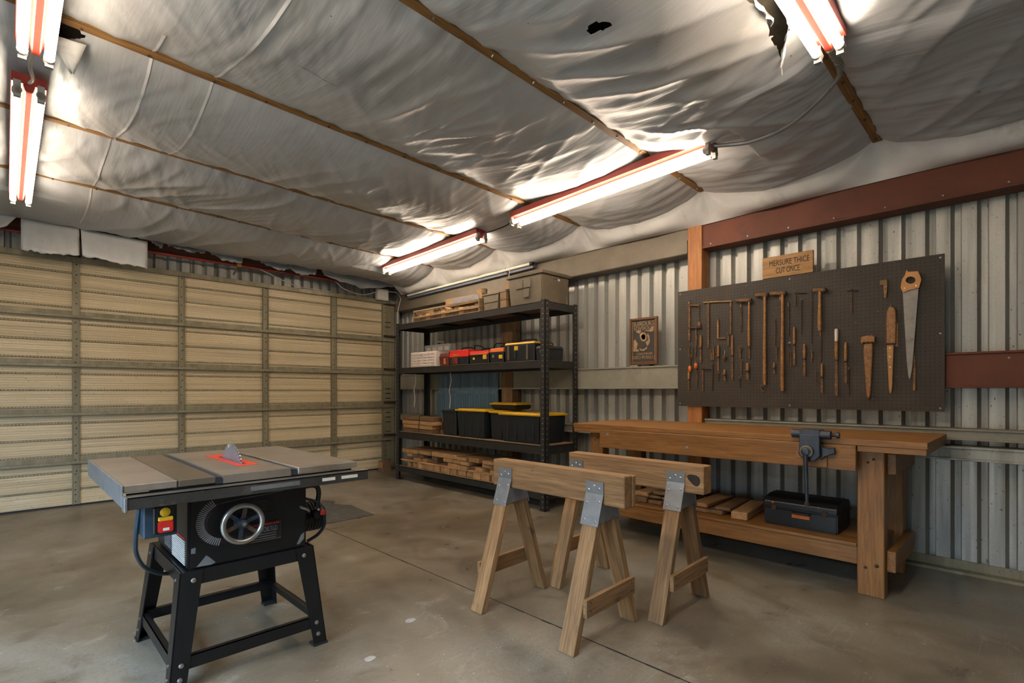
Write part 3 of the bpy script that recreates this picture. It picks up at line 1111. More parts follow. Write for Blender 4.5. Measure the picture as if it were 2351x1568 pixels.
for (x, sx) in ((SX0, 1), (SX1, -1)):
    for (y, sy) in ((SY0, 1), (SY1, -1)):
        angle_post(x, y, sx, sy, 2.105)
for k, z in enumerate(LEV):
    hb = .075 if k != 1 else .088
    for x, sx in ((SX0 + .006, 1), (SX1 - .006, -1)):
        MB().box(*sorted((x, x + sx * .006)), SY0 + .004, SY1 - .004, z - hb, z).box(*sorted((x, x + sx * .025)), SY0 + .004, SY1 - .004, z - .008, z).build('beam', m_rack, sh, bevel=.0015)
    for y, sy in ((SY0 + .006, 1), (SY1 - .006, -1)):
        MB().box(SX0 + .01, SX1 - .01, *sorted((y, y + sy * .006)), z - hb, z).box(SX0 + .01, SX1 - .01, *sorted((y, y + sy * .02)), z - .008, z).build('side_beam', m_rack, sh, bevel=.0015)
    xboard('deck', SX0 + .014, SX1 - .014, SY0 + .014, SY1 - .014, z - .012, z + .003, m_deck, sh, 'Y', .001)
    if k in (2, 3):
        for yq in (4.1, 4.75, 5.4):
            MB().box(SX0 + .015, SX1 - .015, yq - .015, yq + .015, z - .045, z - .0125).build('crossbar', m_rack, sh)

# ---- totes
def tote(name, label, cat, x0, x1, y0, y1, z0, h, mbody, mlid, lidh=.03, flare=.02, group=None, ribs=True):
    r = thing(name, label, cat, ((x0 + x1) / 2, (y0 + y1) / 2, z0), group)
    MB().taper(x0 + flare, x1 - flare, y0 + flare, y1 - flare, z0, z0 + h - lidh, flare * .8, flare * .8).build('body', mbody, r, bevel=.012, seg=2, smooth=True, auto=50)
    m_ = MB().taper(x0 - .008, x1 + .008, y0 - .008, y1 + .008, z0 + h - lidh, z0 + h - lidh * .35, .004, .004)
    m_.taper(x0 + .012, x1 - .012, y0 + .012, y1 - .012, z0 + h - lidh * .35, z0 + h, -.008, -.008)
    m_.build('lid', mlid, r, bevel=.004)
    if ribs:
        n_ = max(2, int((y1 - y0) / .13))
        for i in range(n_):
            yq = y0 + .05 + (y1 - y0 - .1) * (i + .5) / n_
            MB().box(x0 + flare * .5 - .004, x0 + flare + .01, yq - .012, yq + .012, z0 + .03, z0 + h - lidh - .01).build('rib', mbody, r, bevel=.003)
        MB().box(x0 + .002, x0 + flare + .004, (y0 + y1) / 2 - .06, (y0 + y1) / 2 + .06, z0 + h - lidh - .035, z0 + h - lidh - .012).build('handle', mbody, r, bevel=.004)
    MB().box((x0 + x1) / 2 - .06, (x0 + x1) / 2 + .06, y0 + .0, y0 + flare + .003, z0 + h - lidh - .035, z0 + h - lidh - .012).build('handle', mbody, r, bevel=.004)
    return r


Z4 = LEV[3] + .004
bt = tote('storage_tote', 'large dusty grey-brown storage tote on the top shelf of the rack', 'tote', 3.86, 4.30, 3.47, 3.98, Z4, .335, m_tote, m_tote, .045, .025, ribs=False)
pz = Z4
for (ya, yb_, za, zb) in ((3.64, 3.74, .17, .26), (3.75, 3.85, .17, .26), (3.66, 3.74, .07, .16)):
    MB().box(3.862, 3.875, ya, yb_, pz + za, pz + zb).build('moulded_panel', m_tote, bt, bevel=.003)
MB().cyl((4.12, 3.478, pz + .255), (4.12, 3.470, pz + .255), .016, 10).build('latch_button', m_white, bt)

# top shelf: slatted crate of blocks, small crates and boxes
cr = thing('slatted_crate', 'long slatted timber crate of wood blocks on the top shelf', 'crate', (3.95, 5.1, Z4))
cx0, cx1, cy0, cy1 = 3.85, 4.16, 4.42, 5.72
for z_ in (.055, .135):
    board('slat', (cx0, cy0, Z4 + z_), (cx0, cy1, Z4 + z_), .014, .022, m_dusty, cr, (0, 0, 1))
    board('slat', (cx1, cy0, Z4 + z_), (cx1, cy1, Z4 + z_), .014, .022, m_dusty, cr, (0, 0, 1))
for y_ in (cy0, cy1):
    xboard('end_panel', cx0 - .008, cx1 + .008, y_ - .008, y_ + .008, Z4, Z4 + .15, m_dusty, cr, 'X')
xboard('bottom', cx0 + .008, cx1 - .008, cy0 + .009, cy1 - .009, Z4, Z4 + .010, m_dusty, cr, 'Y')
br = random.Random(9)
y_ = cy0 + .02
kq = 0
while y_ < cy1 - .115:
    wq_ = br.uniform(.06, .10)
    hq_ = br.uniform(.085, .135) * (1.0 if y_ < 5.3 else .72)
    mt = (m_dusty, m_lumber_dark, m_card, m_lumber)[kq % 4]
    if 4.75 < y_ < 5.35:
        o = MB().box(cx0 + .012, cx0 + .13, y_, y_ + wq_, Z4 + .011, Z4 + hq_ - wq_ * .4)
        pts = [(math.cos(a) * wq_ / 2, math.sin(a) * wq_ * .45) for a in np.linspace(0, math.pi, 8)]
        o.prism(pts, (cx0 + .012, y_ + wq_ / 2, Z4 + hq_ - wq_ * .4), (0, 1, 0), (0, 0, 1), (.118, 0, 0))
        o = o.build('round_block', mt)
        queue(o, 'round', y_)
    else:
        o = xboard('wood_block', cx0 + .012, cx0 + .13 + br.uniform(0, .08), y_, y_ + wq_, Z4 + .011, Z4 + hq_, mt, None, 'Z')
        queue(o, 'square', y_)
    y_ += wq_ + .004
    kq += 1
number('round', '%s round-topped offcut from the open crate, standing in the slatted crate', 'offcut', 'offcuts in the slatted crate')
number('square', '%s square-topped offcut from the open crate, standing in the slatted crate', 'offcut', 'offcuts in the slatted crate')
o = tag(xboard('wide_plank', 4.20, 4.23, 4.75, 6.02, Z4, Z4 + .24, m_dusty, None, 'Y'), 'wide dusty plank standing on edge behind the slatted crate', 'plank')
o = tag(xboard('wide_plank', 4.24, 4.27, 4.40, 5.55, Z4, Z4 + .30, m_lumber_dark, None, 'Y'), 'taller dusty plank standing on edge behind the wide plank', 'plank')
cb = thing('long_carton', 'long worn carton with a grey flap lying on the slatted crate', 'box', (4.05, 4.8, Z4 + .14))
board('carton', (4.08, 4.55, Z4 + .205), (4.08, 5.25, Z4 + .205), .15, .10, m_card, cb)
board('flap', (4.002, 4.60, Z4 + .205), (4.002, 5.10, Z4 + .205), .006, .07, plain('grey_card', (.12, .12, .135), .8), cb)
jb_ = thing('round_tin', 'squat round tin on the end of the long carton', 'tin', (4.08, 4.62, Z4 + .255))
MB().lathe([(0, .06), (.05, .062), (.056, .055), (.062, .05)], (4.07, 4.62, Z4 + .256), (0, 0, 1), 20).build('can', m_card, jb_, smooth=True)
MB().lathe([(0, .064), (.008, .064)], (4.07, 4.62, Z4 + .300), (0, 0, 1), 20).build('rim', m_tote, jb_)
# stacked boxes between crate and tote
sc_ = thing('open_crate', 'small open dusty plastic crate between the slatted crate and the big tote', 'crate', (3.95, 4.25, Z4))
for (a0, a1, b0, b1) in ((3.87, 3.878, 4.12, 4.375), (4.09, 4.098, 4.12, 4.375)):
    MB().taper(a0, a1, b0 + .02, b1 - .02, Z4, Z4 + .19, .0, .02).build('side', m_tote, sc_, bevel=.002)
for (b0, b1) in ((4.128, 4.136), (4.355, 4.363)):
    MB().box(3.876, 4.092, b0, b1, Z4, Z4 + .185).build('end', m_tote, sc_)
MB().box(3.878, 4.09, 4.137, 4.354, Z4, Z4 + .008).build('base', m_tote, sc_)
MB().box(3.862, 3.872, 4.105, 4.39, Z4 + .168, Z4 + .188).build('rim', m_tote, sc_, bevel=.003)
MB().box(3.864, 3.871, 4.14, 4.36, Z4 + .085, Z4 + .097).build('rib', m_tote, sc_)
for (zz, tt, nm, lb) in ((0, .10, 'small_box', 'small brown box at the bottom of the short stack beside the big tote'), (.101, .085, 'small_box', 'small brown box on top of the short stack beside the big tote')):
    o = thing(nm, lb, 'box', (3.94, 4.05, Z4 + zz))
    MB().box(3.87, 4.01, 4.005, 4.10, Z4 + zz, Z4 + zz + tt - .012).build('carton', m_card, o, bevel=.003)
    MB().box(3.867, 4.013, 4.002, 4.103, Z4 + zz + tt - .012, Z4 + zz + tt).build('lid', m_tote, o, bevel=.002)
o = thing('hanging_tag_box', 'small tan block box hanging on a cord above the small boxes', 'box', (4.0, 4.05, Z4 + .22))
MB().box(3.93, 3.98, 4.01, 4.09, Z4 + .195, Z4 + .295).build('carton', m_card, o, bevel=.003)
MB().cyl((3.955, 4.05, Z4 + .295), (3.97, 4.05, Z4 + .50), .003, 6).build('cord', m_cord, o)
MB().box(3.927, 3.930, 4.02, 4.08, Z4 + .20, Z4 + .213).build('label_print', m_ink, o)

# ---- second tier: clear organisers and power-tool boxes
Z3 = LEV[2] + .004
m_clear, nt, b = newmat('clear_plastic')
b.inputs['Base Color'].default_value = (.72, .68, .64, 1)
b.inputs['Roughness'].default_value = .3
b.inputs['Alpha'].default_value = .45
m_pale = plain('frosted_plastic', (.58, .50, .45), .45, 0, .12, 14)
co = thing('parts_organiser', 'pale frosted parts organiser with rows of small drawers', 'organiser', (3.93, 5.55, Z3))
MB().box(3.88, 4.04, 5.29, 5.84, Z3, Z3 + .195).build('case', m_pale, co, bevel=.004)
for r_ in range(5):
    for c_ in range(4):
        ya = 5.305 + c_ * .132
        za = Z3 + .010 + r_ * .036
        dwr = MB().box(3.872, 3.880, ya, ya + .124, za, za + .031).build('drawer', m_pale, co, bevel=.002)
        MB().box(3.867, 3.872, ya + .05, ya + .075, za + .01, za + .018).build('pull', m_white, dwr)
cc = thing('clear_case', 'tall clear plastic carry case standing behind the parts organiser', 'case', (4.1, 5.45, Z3))
MB().box(4.07, 4.16, 5.235, 5.80, Z3, Z3 + .30).build('shell', m_clear, cc, bevel=.004)
for c_ in range(4):
    MB().box(4.064, 4.069, 5.26 + c_ * .13, 5.35 + c_ * .13, Z3 + .215, Z3 + .265).build('window', m_white, cc)
MB().tube(smooth_path([(4.11, 5.42, Z3 + .30), (4.11, 5.45, Z3 + .335), (4.11, 5.57, Z3 + .335), (4.11, 5.60, Z3 + .30)], 4), .008, 6).build('handle', m_clear, cc)


def toolcase(label, y0, y1, h, mb, ml, lidh, extra, x0=3.88, x1=4.16):
    r = thing('tool_case', label, 'tool case', ((x0 + x1) / 2, (y0 + y1) / 2, Z3))
    MB().taper(x0 + .008, x1 - .008, y0 + .008, y1 - .008, Z3, Z3 + h - lidh, .006, .006).build('body', mb, r, bevel=.006)
    MB().taper(x0, x1, y0, y1, Z3 + h - lidh, Z3 + h, -.012, -.012).build('lid', ml, r, bevel=.004)
    for (nm, yc, w_, z0, z1, mm) in extra:
        MB().box(x0 - .008, x0 + .01, yc - w_ / 2, yc + w_ / 2, Z3 + z0, Z3 + z1).build(nm, mm, r, bevel=.002)
    yc = (y0 + y1) / 2
    w_ = (y1 - y0) * .3
    MB().tube(smooth_path([(4.02, yc - w_, Z3 + h), (4.02, yc - w_ * .8, Z3 + h + .03), (4.02, yc + w_ * .8, Z3 + h + .03), (4.02, yc + w_, Z3 + h)], 4), .008, 6).build('handle', m_blacktote, r)
    return r


m_redblack = plain('scuffed_red_black', (.10, .022, .016), .5, 0, .4, 14, dirt=(.22, .03, .015), dirt_at=.58)
toolcase('low scuffed red and black tool case next to the clear case', 5.035, 5.22, .155, m_redblack, m_redblack, .05, [('latch', 5.10, .03, .02, .09, m_orange)])
toolcase('black tool case with a bright red lid', 4.66, 5.02, .18, m_blacktote, m_red, .085, [('label_plate', 4.90, .11, .01, .09, m_redblack), ('latch', 4.88, .09, .10, .13, m_orange)])
toolcase('dark tool case with thin red and orange tray lid and yellow latch', 4.30, 4.64, .15, m_blacktote, m_red, .035, [('latch', 4.36, .055, .05, .10, m_yellow), ('button', 4.55, .02, .05, .075, m_yellow), ('tray_edge', 4.46, .30, .104, .118, m_orange)])
toolcase('dark tool case with orange lid tucked beside the yellow-lidded box', 4.06, 4.285, .165, m_blacktote, m_orange, .045, [('latch', 4.10, .05, .045, .085, m_yellow), ('hinge', 4.22, .02, .06, .09, m_steel)])
toolcase('tall black tool box with yellow lid rim and latches', 3.60, 4.045, .205, m_blacktote, m_yellow, .022, [('latch', 3.86, .05, .12, .165, m_yellow), ('clasp', 3.88, .03, .03, .11, m_dark), ('rib', 3.98, .02, .02, .17, m_tote), ('rib', 3.70, .02, .02, .17, m_tote)])
toolcase('small black tool case half hidden behind the rack post', 3.44, 3.585, .15, m_blacktote, m_blacktote, .03, [('latch', 3.50, .03, .08, .11, m_steel)])
for k, (ya, yb_) in enumerate(((4.60, 4.20), (4.95, 4.66))):
    o = tag(MB().tube(smooth_path([(4.2, ya, Z3 + .01), (4.19, ya - .05, Z3 + .20), (4.12, (ya + yb_) / 2, Z3 + .245), (4.19, yb_ + .05, Z3 + .20), (4.2, yb_, Z3 + .01)], 6), .006, 6).build('coiled_cable', m_dark, smooth=True),
            ('black cable arched behind the orange-lidded tool case', 'black cable arched behind the red-lidded tool case')[k], 'cable')

# ---- third tier: lumber and black totes with yellow lids
Z2 = LEV[1] + .004
lr = random.Random(12)
k = 0
for lay in range(4):
    zt = Z2 + lay * .052
    for r_ in range(2):
        x0 = 3.87 + r_ * .135 + lr.uniform(-.01, .01)
        y1 = 6.04 - lr.uniform(0, .05)
        y0 = 5.33 + lr.uniform(-.06, .05)
        o = xboard('short_plank', x0, x0 + .125, y0, y1, zt, zt + .048, m_lumber if (lay + r_) % 3 else m_lumber_dark, None, 'Y', .003)
        tag(o, '%s short plank in the %s layer of the wire-tied stack beside the totes' % (('front', 'rear')[r_], ('lowest', 'second', 'third', 'top')[lay]), 'plank', 'planks stacked beside the totes')
o = tag(MB().tube(smooth_path([(3.852, 5.62, Z2 + .01), (3.853, 5.61, Z2 + .12), (3.856, 5.60, Z2 + .215), (3.93, 5.60, Z2 + .222)], 5), .004, 6).build('binding_wire', m_dark, smooth=True), 'dark wire tied round the strapped plank stack', 'wire')
tote('storage_tote', 'black storage tote with yellow lid next to the strapped planks', 'tote', 3.88, 4.28, 4.36, 4.88, Z2, .335, m_blacktote, m_yellow, .03, .022)
tote('storage_tote', 'black storage tote with yellow lid behind the rack post', 'tote', 3.86, 4.28, 3.50, 4.10, Z2, .315, m_blacktote, m_yellow, .03, .022)
tote('storage_tote', 'narrow black storage tote with yellow lid between the two wider totes', 'tote', 3.93, 4.28, 4.125, 4.335, Z2, .325, m_blacktote, m_yellow, .03, .012, ribs=False)
tote('storage_tote', 'small black tote with yellow lid stacked on the other totes', 'tote', 4.02, 4.28, 4.0, 4.42, Z2 + .337, .075, m_blacktote, m_yellow, .025, .012, ribs=False)
o = thing('smoked_bin', 'dark smoked plastic bin between the planks and the first yellow-lidded tote', 'bin', (4.0, 5.05, Z2))
MB().taper(3.92, 4.22, 4.93, 5.18, Z2, Z2 + .29, .012, .012).build('body', m_blacktote, o, bevel=.008)
MB().box(3.90, 4.24, 4.912, 5.198, Z2 + .285, Z2 + .305).build('rim', m_dark, o, bevel=.003)

# ---- bottom tier: lumber stacked in layers, ends to the front
Z1 = LEV[0] + .004
gl = 'lumber stacked on the lowest tier of the rack'
lr = random.Random(4)
y_ = 3.52
while y_ < 6.0:
    w_ = lr.uniform(.085, .15)
    if y_ + w_ > 6.04:
        break
    x0 = 3.86 + lr.uniform(-.01, .03)
    if lr.random() < .25:
        o = MB().lathe([(0, w_ * .42), (.07, w_ * .42)], (x0 + w_ * .42, y_ + w_ / 2, Z1), (0, 0, 1), 14).build('round_offcut', m_lumber)
        queue(o, 'rnd', y_)
    else:
        o = xboard('board', x0, 4.30, y_, y_ + w_, Z1, Z1 + .070, m_lumber, None, 'X', .003)
        queue(o, 'low', y_)
    y_ += w_ + lr.uniform(.004, .02)
number('rnd', '%s round offcut from the garage door end, bottom lumber layer, lowest tier', 'offcut', 'round offcuts on the lowest tier', True)
number('low', '%s thick board from the garage door end, bottom lumber layer, lowest tier', 'board', gl, True)
for (ya, yb_, dz) in ((3.50, 4.62, 0), (4.64, 5.30, 0), (5.31, 6.04, 0)):
    for q_ in range(2):
        x0 = 3.852 + q_ * .2
        o = xboard('board', x0, x0 + .18, ya, yb_, Z1 + .0705, Z1 + .088, m_lumber, None, 'Y', .002)
        queue(o, 'len%d' % q_, ya)
for q_ in range(2):
    number('len%d' % q_, '%s lengthways board from the garage door end, ' + ('front', 'rear')[q_] + ' row, over the bottom lumber layer', 'board', 'lengthways boards on the lowest tier', True)
for lay, (z0, h_) in enumerate(((.0885, .045), (.134, .045))):
    y_ = 3.54
    while y_ < 6.0:
        w_ = lr.uniform(.10, .19)
        if y_ + w_ > 6.05:
            break
        if lr.random() < .86:
            x0 = 3.85 + lr.uniform(-.005, .06)
            o = xboard('board', x0, 4.28 + lr.uniform(-.05, .02), y_, y_ + w_, Z1 + z0, Z1 + z0 + h_ * lr.uniform(.8, .99), m_lumber if lr.random() < .7 else m_lumber_dark, None, 'X', .003)
            queue(o, 'lay%d' % lay, y_)
        y_ += w_ + lr.uniform(.004, .03)
for lay in range(2):
    number('lay%d' % lay, '%s board from the garage door end, ' + ('middle', 'upper')[lay] + ' lumber layer, lowest tier', 'board', gl, True)
for (y0, y1, h_) in ((5.66, 6.03, .05), (5.40, 5.645, .05), (4.88, 5.38, .058), (4.68, 4.86, .04), (4.46, 4.64, .05), (3.9, 4.40, .04)):
    o = xboard('plank', 3.855 + lr.uniform(0, .03), 4.27, y0, y1, Z1 + .1795, Z1 + .1795 + h_, m_lumber, None, 'X', .003)
    queue(o, 'top', y0)

number('top', '%s wide plank from the garage door end, on top of the lowest-tier lumber', 'plank', 'top planks on the lowest tier', True)
# things hung and left around the rack
for k, (yq, lb) in enumerate(((5.78, 'pale frayed cord hanging under the clear organisers'), (5.02, 'pale frayed cord hanging under the red-lidded case'))):
    o = MB().tube(smooth_path([(3.90, yq, Z3 - .085), (3.91, yq - .01, 1.32), (3.90, yq + .015, 1.2), (3.905, yq, 1.10), (3.90, yq + .01, .98)], 5), .005, 6).build('frayed_rope', m_cord, smooth=True)
    tag(o, lb, 'rope')
bp = thing('blue_panel', 'blue painted metal panel standing behind the rack below the tool cases', 'panel', (4.36, 5.1, 0))
MB().box(4.347, 4.355, 4.64, 5.86, .60, 1.44).build('panel_face', m_bluesheet, bp)
for yq in np.linspace(4.70, 5.80, 9):
    MB().box(4.340, 4.347, yq - .03, yq + .03, 1.22, 1.42).build('raised_pane', m_bluesheet, bp, bevel=.002)
MB().box(4.339, 4.347, 4.64, 5.86, 1.16, 1.20).build('rail', m_bluesheet, bp)
for q_ in np.arange(4.66, 5.86, .05):
    MB().box(4.342, 4.347, q_, q_ + .022, .62, 1.15).build('rib', m_bluesheet, bp)
for yq in (4.70, 5.76):
    MB().box(4.347, 4.355, yq, yq + .04, 0, .60).build('leg', m_bluesheet, bp)
o = thing('wood_block', 'small wooden block on the floor between garage door and rack', 'block', (4.08, 6.80, 0))
xboard('block', 3.99, 4.13, 6.74, 6.86, 0.0, .16, m_lumber_dark, o, 'Z')
xboard('nailed_strip', 3.98, 3.99, 6.745, 6.855, .06, .14, m_lumber, o, 'Y')

# corner box and cables above the door
o = thing('junction_box', 'white plastic junction box in the corner above the garage door', 'junction box', (4.1, 6.95, 2.5))
MB().box(4.0, 4.19, 6.90, 6.97, 2.56, 2.73).build('case', m_white, o, bevel=.006)
MB().box(4.01, 4.18, 6.893, 6.90, 2.57, 2.72).build('cover', m_white, o, bevel=.004)
for lb, pts in (('white cable sagging from the header pipe to the corner junction box', [(3.35, 6.93, 2.735), (3.5, 6.92, 2.64), (3.75, 6.9, 2.60), (3.95, 6.9, 2.66), (4.03, 6.88, 2.735)]),
                ('white cable looping from the junction box down past the rack', [(4.18, 6.9, 2.70), (4.30, 6.85, 2.69), (4.335, 6.8, 2.60), (4.28, 6.75, 2.50), (4.22, 6.7, 2.3), (4.19, 6.62, 1.6), (4.17, 6.6, .9)]),
                ('pale wire sloping from the header pipe down to the door top', [(2.35, 6.93, 2.74), (2.6, 6.95, 2.66), (2.85, 6.97, 2.60), (3.3, 6.97, 2.59)])):
    tag(MB().tube(smooth_path(pts, 6), .006, 6).build('white_cable', m_cord, smooth=True), lb, 'cable')
o = thing('pipe_clamp', 'rusty clamp and strap hanging from the header pipe over the door', 'clamp', (2.05, 6.94, 2.75))
MB().cyl((2.07, 6.93, 2.75), (2.12, 6.93, 2.75), .024, 10).build('collar', m_signwood, o)
MB().obox((2.09, 6.935, 2.73), (2.04, 6.96, 2.63), .03, .012).build('strap', m_rust, o)

# ================================================================== workbench
BX0, BX1, BY0, BY1 = 3.50, 4.352, .40, 2.79
wbn = thing('workbench', 'long brown timber workbench with thick top and lower shelf', 'workbench', (3.93, 1.6, 0))
pw = (BX1 - BX0) / 5
for i in range(5):
    xboard('top_plank', BX0 + i * pw + .0004, BX0 + (i + 1) * pw - .0004, BY0, BY1, .884, .92, m_bench, wbn, 'Y', .0015)
xboard('under_top', BX0 + .045, BX1 - .01, BY0 + .004, BY1 - .004, .850, .884, m_bench, wbn, 'Y', .002)
xboard('edge_strip', BX0 + .004, BX0 + .045, BY0 + .004, .718, .850, .8835, m_bench, wbn, 'Y', .002)
xboard('edge_strip', BX0 + .004, BX0 + .045, 2.512, BY1 - .004, .850, .8835, m_bench, wbn, 'Y', .002)
xboard('apron', 3.492, 3.545, .722, 2.508, .735, .882, m_bench, wbn, 'Y', .003)
for (x0, x1) in ((3.60, 3.695), (4.20, 4.295)):
    for (y0, y1) in ((.605, .738), (2.555, 2.685)):
        o = xboard('leg', x0, x1, y0, y1, 0, .850, m_bench, wbn, 'Z', .004)
        if x0 < 4:
            for (dy, zz, rr) in ((-.03, .185, .011), (.025, .165, .008), (-.015, .80, .007), (.012, .78, .006)):
                yq = (y0 + y1) / 2 + dy
                MB().lathe([(0, rr), (.004, rr), (.007, rr * .5)], (x0, yq, zz), (-1, 0, 0), 10).build('bolt_head', m_darkrust, o, smooth=True)
xboard('front_rail', 3.605, 3.64, .739, 2.554, .172, .276, m_bench, wbn, 'Y', .002)
xboard('rear_rail', 4.25, 4.285, .739, 2.554, .172, .276, m_bench, wbn, 'Y', .002)
for (y0, y1) in ((.560, .604), (2.686, 2.73)):
    xboard('end_rail', 3.655, 4.31, y0, y1, .148, .268, m_bench, wbn, 'X', .003)
    xboard('end_rail', 3.665, 4.31, y0, y1, .712, .832, m_bench, wbn, 'X', .003)
sw = (4.285 - 3.595) / 4
for i in range(4):
    xa = 3.595 + i * sw
    if i == 0:
        xboard('shelf_plank', xa, xa + sw - .0015, .740, 2.553, .2765, .296, m_bench, wbn, 'Y', .002)
    else:
        xboard('shelf_plank', xa, xa + sw - .0015, .64 if i in (1, 2) else .740, 2.65 if i in (1, 2) else 2.553, .2765, .296, m_bench, wbn, 'Y', .002)
xboard('vise_block', 3.478, 3.492, .865, 1.035, .742, .845, m_bench, wbn, 'Y', .002)
for yq, zq in ((2.43, .845), (1.75, .79)):
    MB().lathe([(0, .012), (.003, .011), (.004, .004)], (3.492, yq, zq), (-1, 0, 0), 10).build('bolt_head', m_zinc, wbn)

# ---- vise
vs_ = thing('bench_vise', 'blue-grey cast iron vise clamped to the bench front edge', 'vise', (3.46, .945, .9))
MB().box(3.445, 3.53, .89, 1.0, .925, .966).build('fixed_jaw', m_iron, vs_, bevel=.005)
plate = [(-.055, .07), (.055, .07), (.055, -.02), (.058, -.055), (.03, -.085), (.0, -.095), (-.03, -.085), (-.06, -.05), (-.055, -.02)]
MB().prism(plate, (3.425, .945, .868), (0, -1, 0), (0, 0, 1), (.032, 0, 0)).build('front_jaw', m_iron, vs_, bevel=.004)
MB().box(3.427, 3.50, .888, 1.002, .93, .9645).build('jaw_cap', m_iron, vs_, bevel=.006, seg=2)
for (ya, yb_) in ((.838, .892), (.998, 1.045)):
    MB().cyl((3.455, ya, .938), (3.455, yb_, .938), .026, 16).build('jaw_roll', m_iron, vs_, smooth=True)
MB().cyl((3.475, .845, .938), (3.475, .805, .938), .011, 10).build('swivel_pin', m_iron, vs_, smooth=True)
MB().cyl((3.475, .815, .938), (3.475, .800, .938), .018, 10).build('swivel_nut', m_iron, vs_, smooth=True)
MB().lathe([(0, .036), (.012, .036), (.014, .030), (.028, .030), (.030, .021), (.046, .021), (.048, .016)], (3.425, .955, .838), (-1, 0, 0), 20).build('screw_boss', m_iron, vs_, smooth=True)
MB().lathe([(0, .034), (.006, .034), (.006, .026), (.0, .026)], (3.407, .955, .838), (-1, 0, 0), 20).build('bronze_ring', plain('bronze', (.30, .19, .09), .35, .8), vs_, smooth=True)
MB().prism([(-.058, .02), (-.10, .012), (-.125, .022), (-.128, -.012), (-.10, -.025), (-.058, -.045)], (3.455, .945, .845), (0, 1, 0), (0, 0, 1), (.02, 0, 0)).build('side_lug', m_iron, vs_, bevel=.004)
MB().prism([(.05, .05), (.07, .0), (.09, .015), (.118, .015), (.125, .022), (.13, -.018), (.10, -.022), (.05, -.06)], (3.46, .945, .845), (0, -1, 0), (0, 0, 1), (.02, 0, 0)).build('side_lug', m_iron, vs_, bevel=.004)
MB().tube([(3.39, .955, .815), (3.39, .953, .76), (3.392, .951, .68), (3.395, .95, .60), (3.397, .949, .535)], [.014, .012, .011, .010, .009], 10).build('lever', m_iron, vs_, smooth=True)
MB().lathe([(0, .013), (.01, .015), (.022, .012)], (3.398, .949, .515), (0, 0, 1), 10).build('lever_knob', m_darkrust, vs_, smooth=True)
MB().box(3.44, 3.49, .925, .965, .80, .86).build('screw_housing', m_iron, vs_)

# ---- black toolbox under the bench
tb = thing('steel_toolbox', 'black steel toolbox with an orange label under the workbench', 'toolbox', (3.87, 1.08, .296))
tx0, tx1, ty0, ty1, tz = 3.71, 4.03, .865, 1.30, .2965
MB().box(tx0, tx1, ty0, ty1, tz, tz + .115).build('body', m_black, tb, bevel=.008, seg=2)
lid = [(0, 0), (0, .035), (.025, .062), (.10, .075), (.22, .075), (.295, .062), (.32, .035), (.32, 0)]
MB().prism(lid, (tx0, ty0, tz + .12), (1, 0, 0), (0, 0, 1), (0, ty1 - ty0, 0)).build('lid', m_black, tb, bevel=.004)
MB().box(tx0 - .006, tx1 + .006, ty0 - .006, ty1 + .006, tz + .112, tz + .124).build('rim', m_black, tb, bevel=.003)
MB().box(tx0 - .006, tx0, 1.02, 1.125, tz + .068, tz + .095).build('label_plate', m_orange, tb)
MB().tube([(tx0 - .003, 1.125, tz + .105), (tx0 - .022, 1.12, tz + .10), (tx0 - .022, 1.02, tz + .10), (tx0 - .003, 1.015, tz + .105)], .006, 6).build('handle', m_dark, tb)
for yq in (.935, 1.235):
    MB().box(tx0 - .008, tx0 - .001, yq - .014, yq + .014, tz + .10, tz + .135).build('latch', m_darkrust, tb, bevel=.002)
MB().cyl((tx0 + .004, 1.245, tz + .15), (tx0 - .002, 1.245, tz + .147), .008, 10).build('round_sticker', m_orange, tb)
MB().cyl((tx0 + .004, .97, tz + .15), (tx0 - .003, .97, tz + .147), .004, 8).build('rivet', m_steel, tb)

# ---- timber offcuts on the bench shelf
zb = .2965
gb = 'timber offcuts on the bench shelf'
offc = [  # x0, x1, y0, y1, z0, z1, rot, material
    (3.66, 4.15, 1.42, 1.53, 0, .055, .10, 1), (3.70, 4.20, 1.57, 1.66, 0, .03, -.06, 0), (3.70, 4.2, 1.68, 1.80, 0, .028, .03, 0),
    (3.72, 4.22, 1.55, 1.66, .031, .058, .05, 0), (3.72, 4.2, 1.70, 1.83, .031, .062, -.02, 1),
    (3.68, 4.15, 1.92, 2.02, 0, .035, .05, 0), (3.68, 4.15, 2.05, 2.17, 0, .03, -.03, 0), (3.68, 4.15, 2.20, 2.30, 0, .04, .04, 0),
    (3.70, 4.16, 1.95, 2.06, .041, .062, -.05, 0), (3.70, 4.16, 2.09, 2.19, .041, .064, .06, 0), (3.72, 4.1, 2.20, 2.33, .041, .075, .02, 1),
    (3.70, 4.10, 2.02, 2.16, .076, .105, .1, 0)]
for (x0, x1, y0, y1, z0, z1, rt, mi) in offc:
    c_, s_ = math.cos(rt), math.sin(rt)
    xm, ym = (x0 + x1) / 2, (y0 + y1) / 2
    hx = (x1 - x0) / 2
    zc_ = zb + (z0 + z1) / 2
    o = board('timber_offcut', (xm - hx * c_, ym - hx * s_, zc_), (xm + hx * c_, ym + hx * s_, zc_), y1 - y0, z1 - z0 - .0005, (m_lumber_dark, m_lumber)[mi], None, (0, 0, 1), .006)
    queue(o, 'off' + ('bottom' if z0 == 0 else 'upper' if z0 < .07 else 'top'), ym)

for key in ('bottom', 'upper', 'top'):
    number('off' + key, '%s rough offcut from the black toolbox, ' + key + ' layer on the bench shelf', 'offcut', gb)

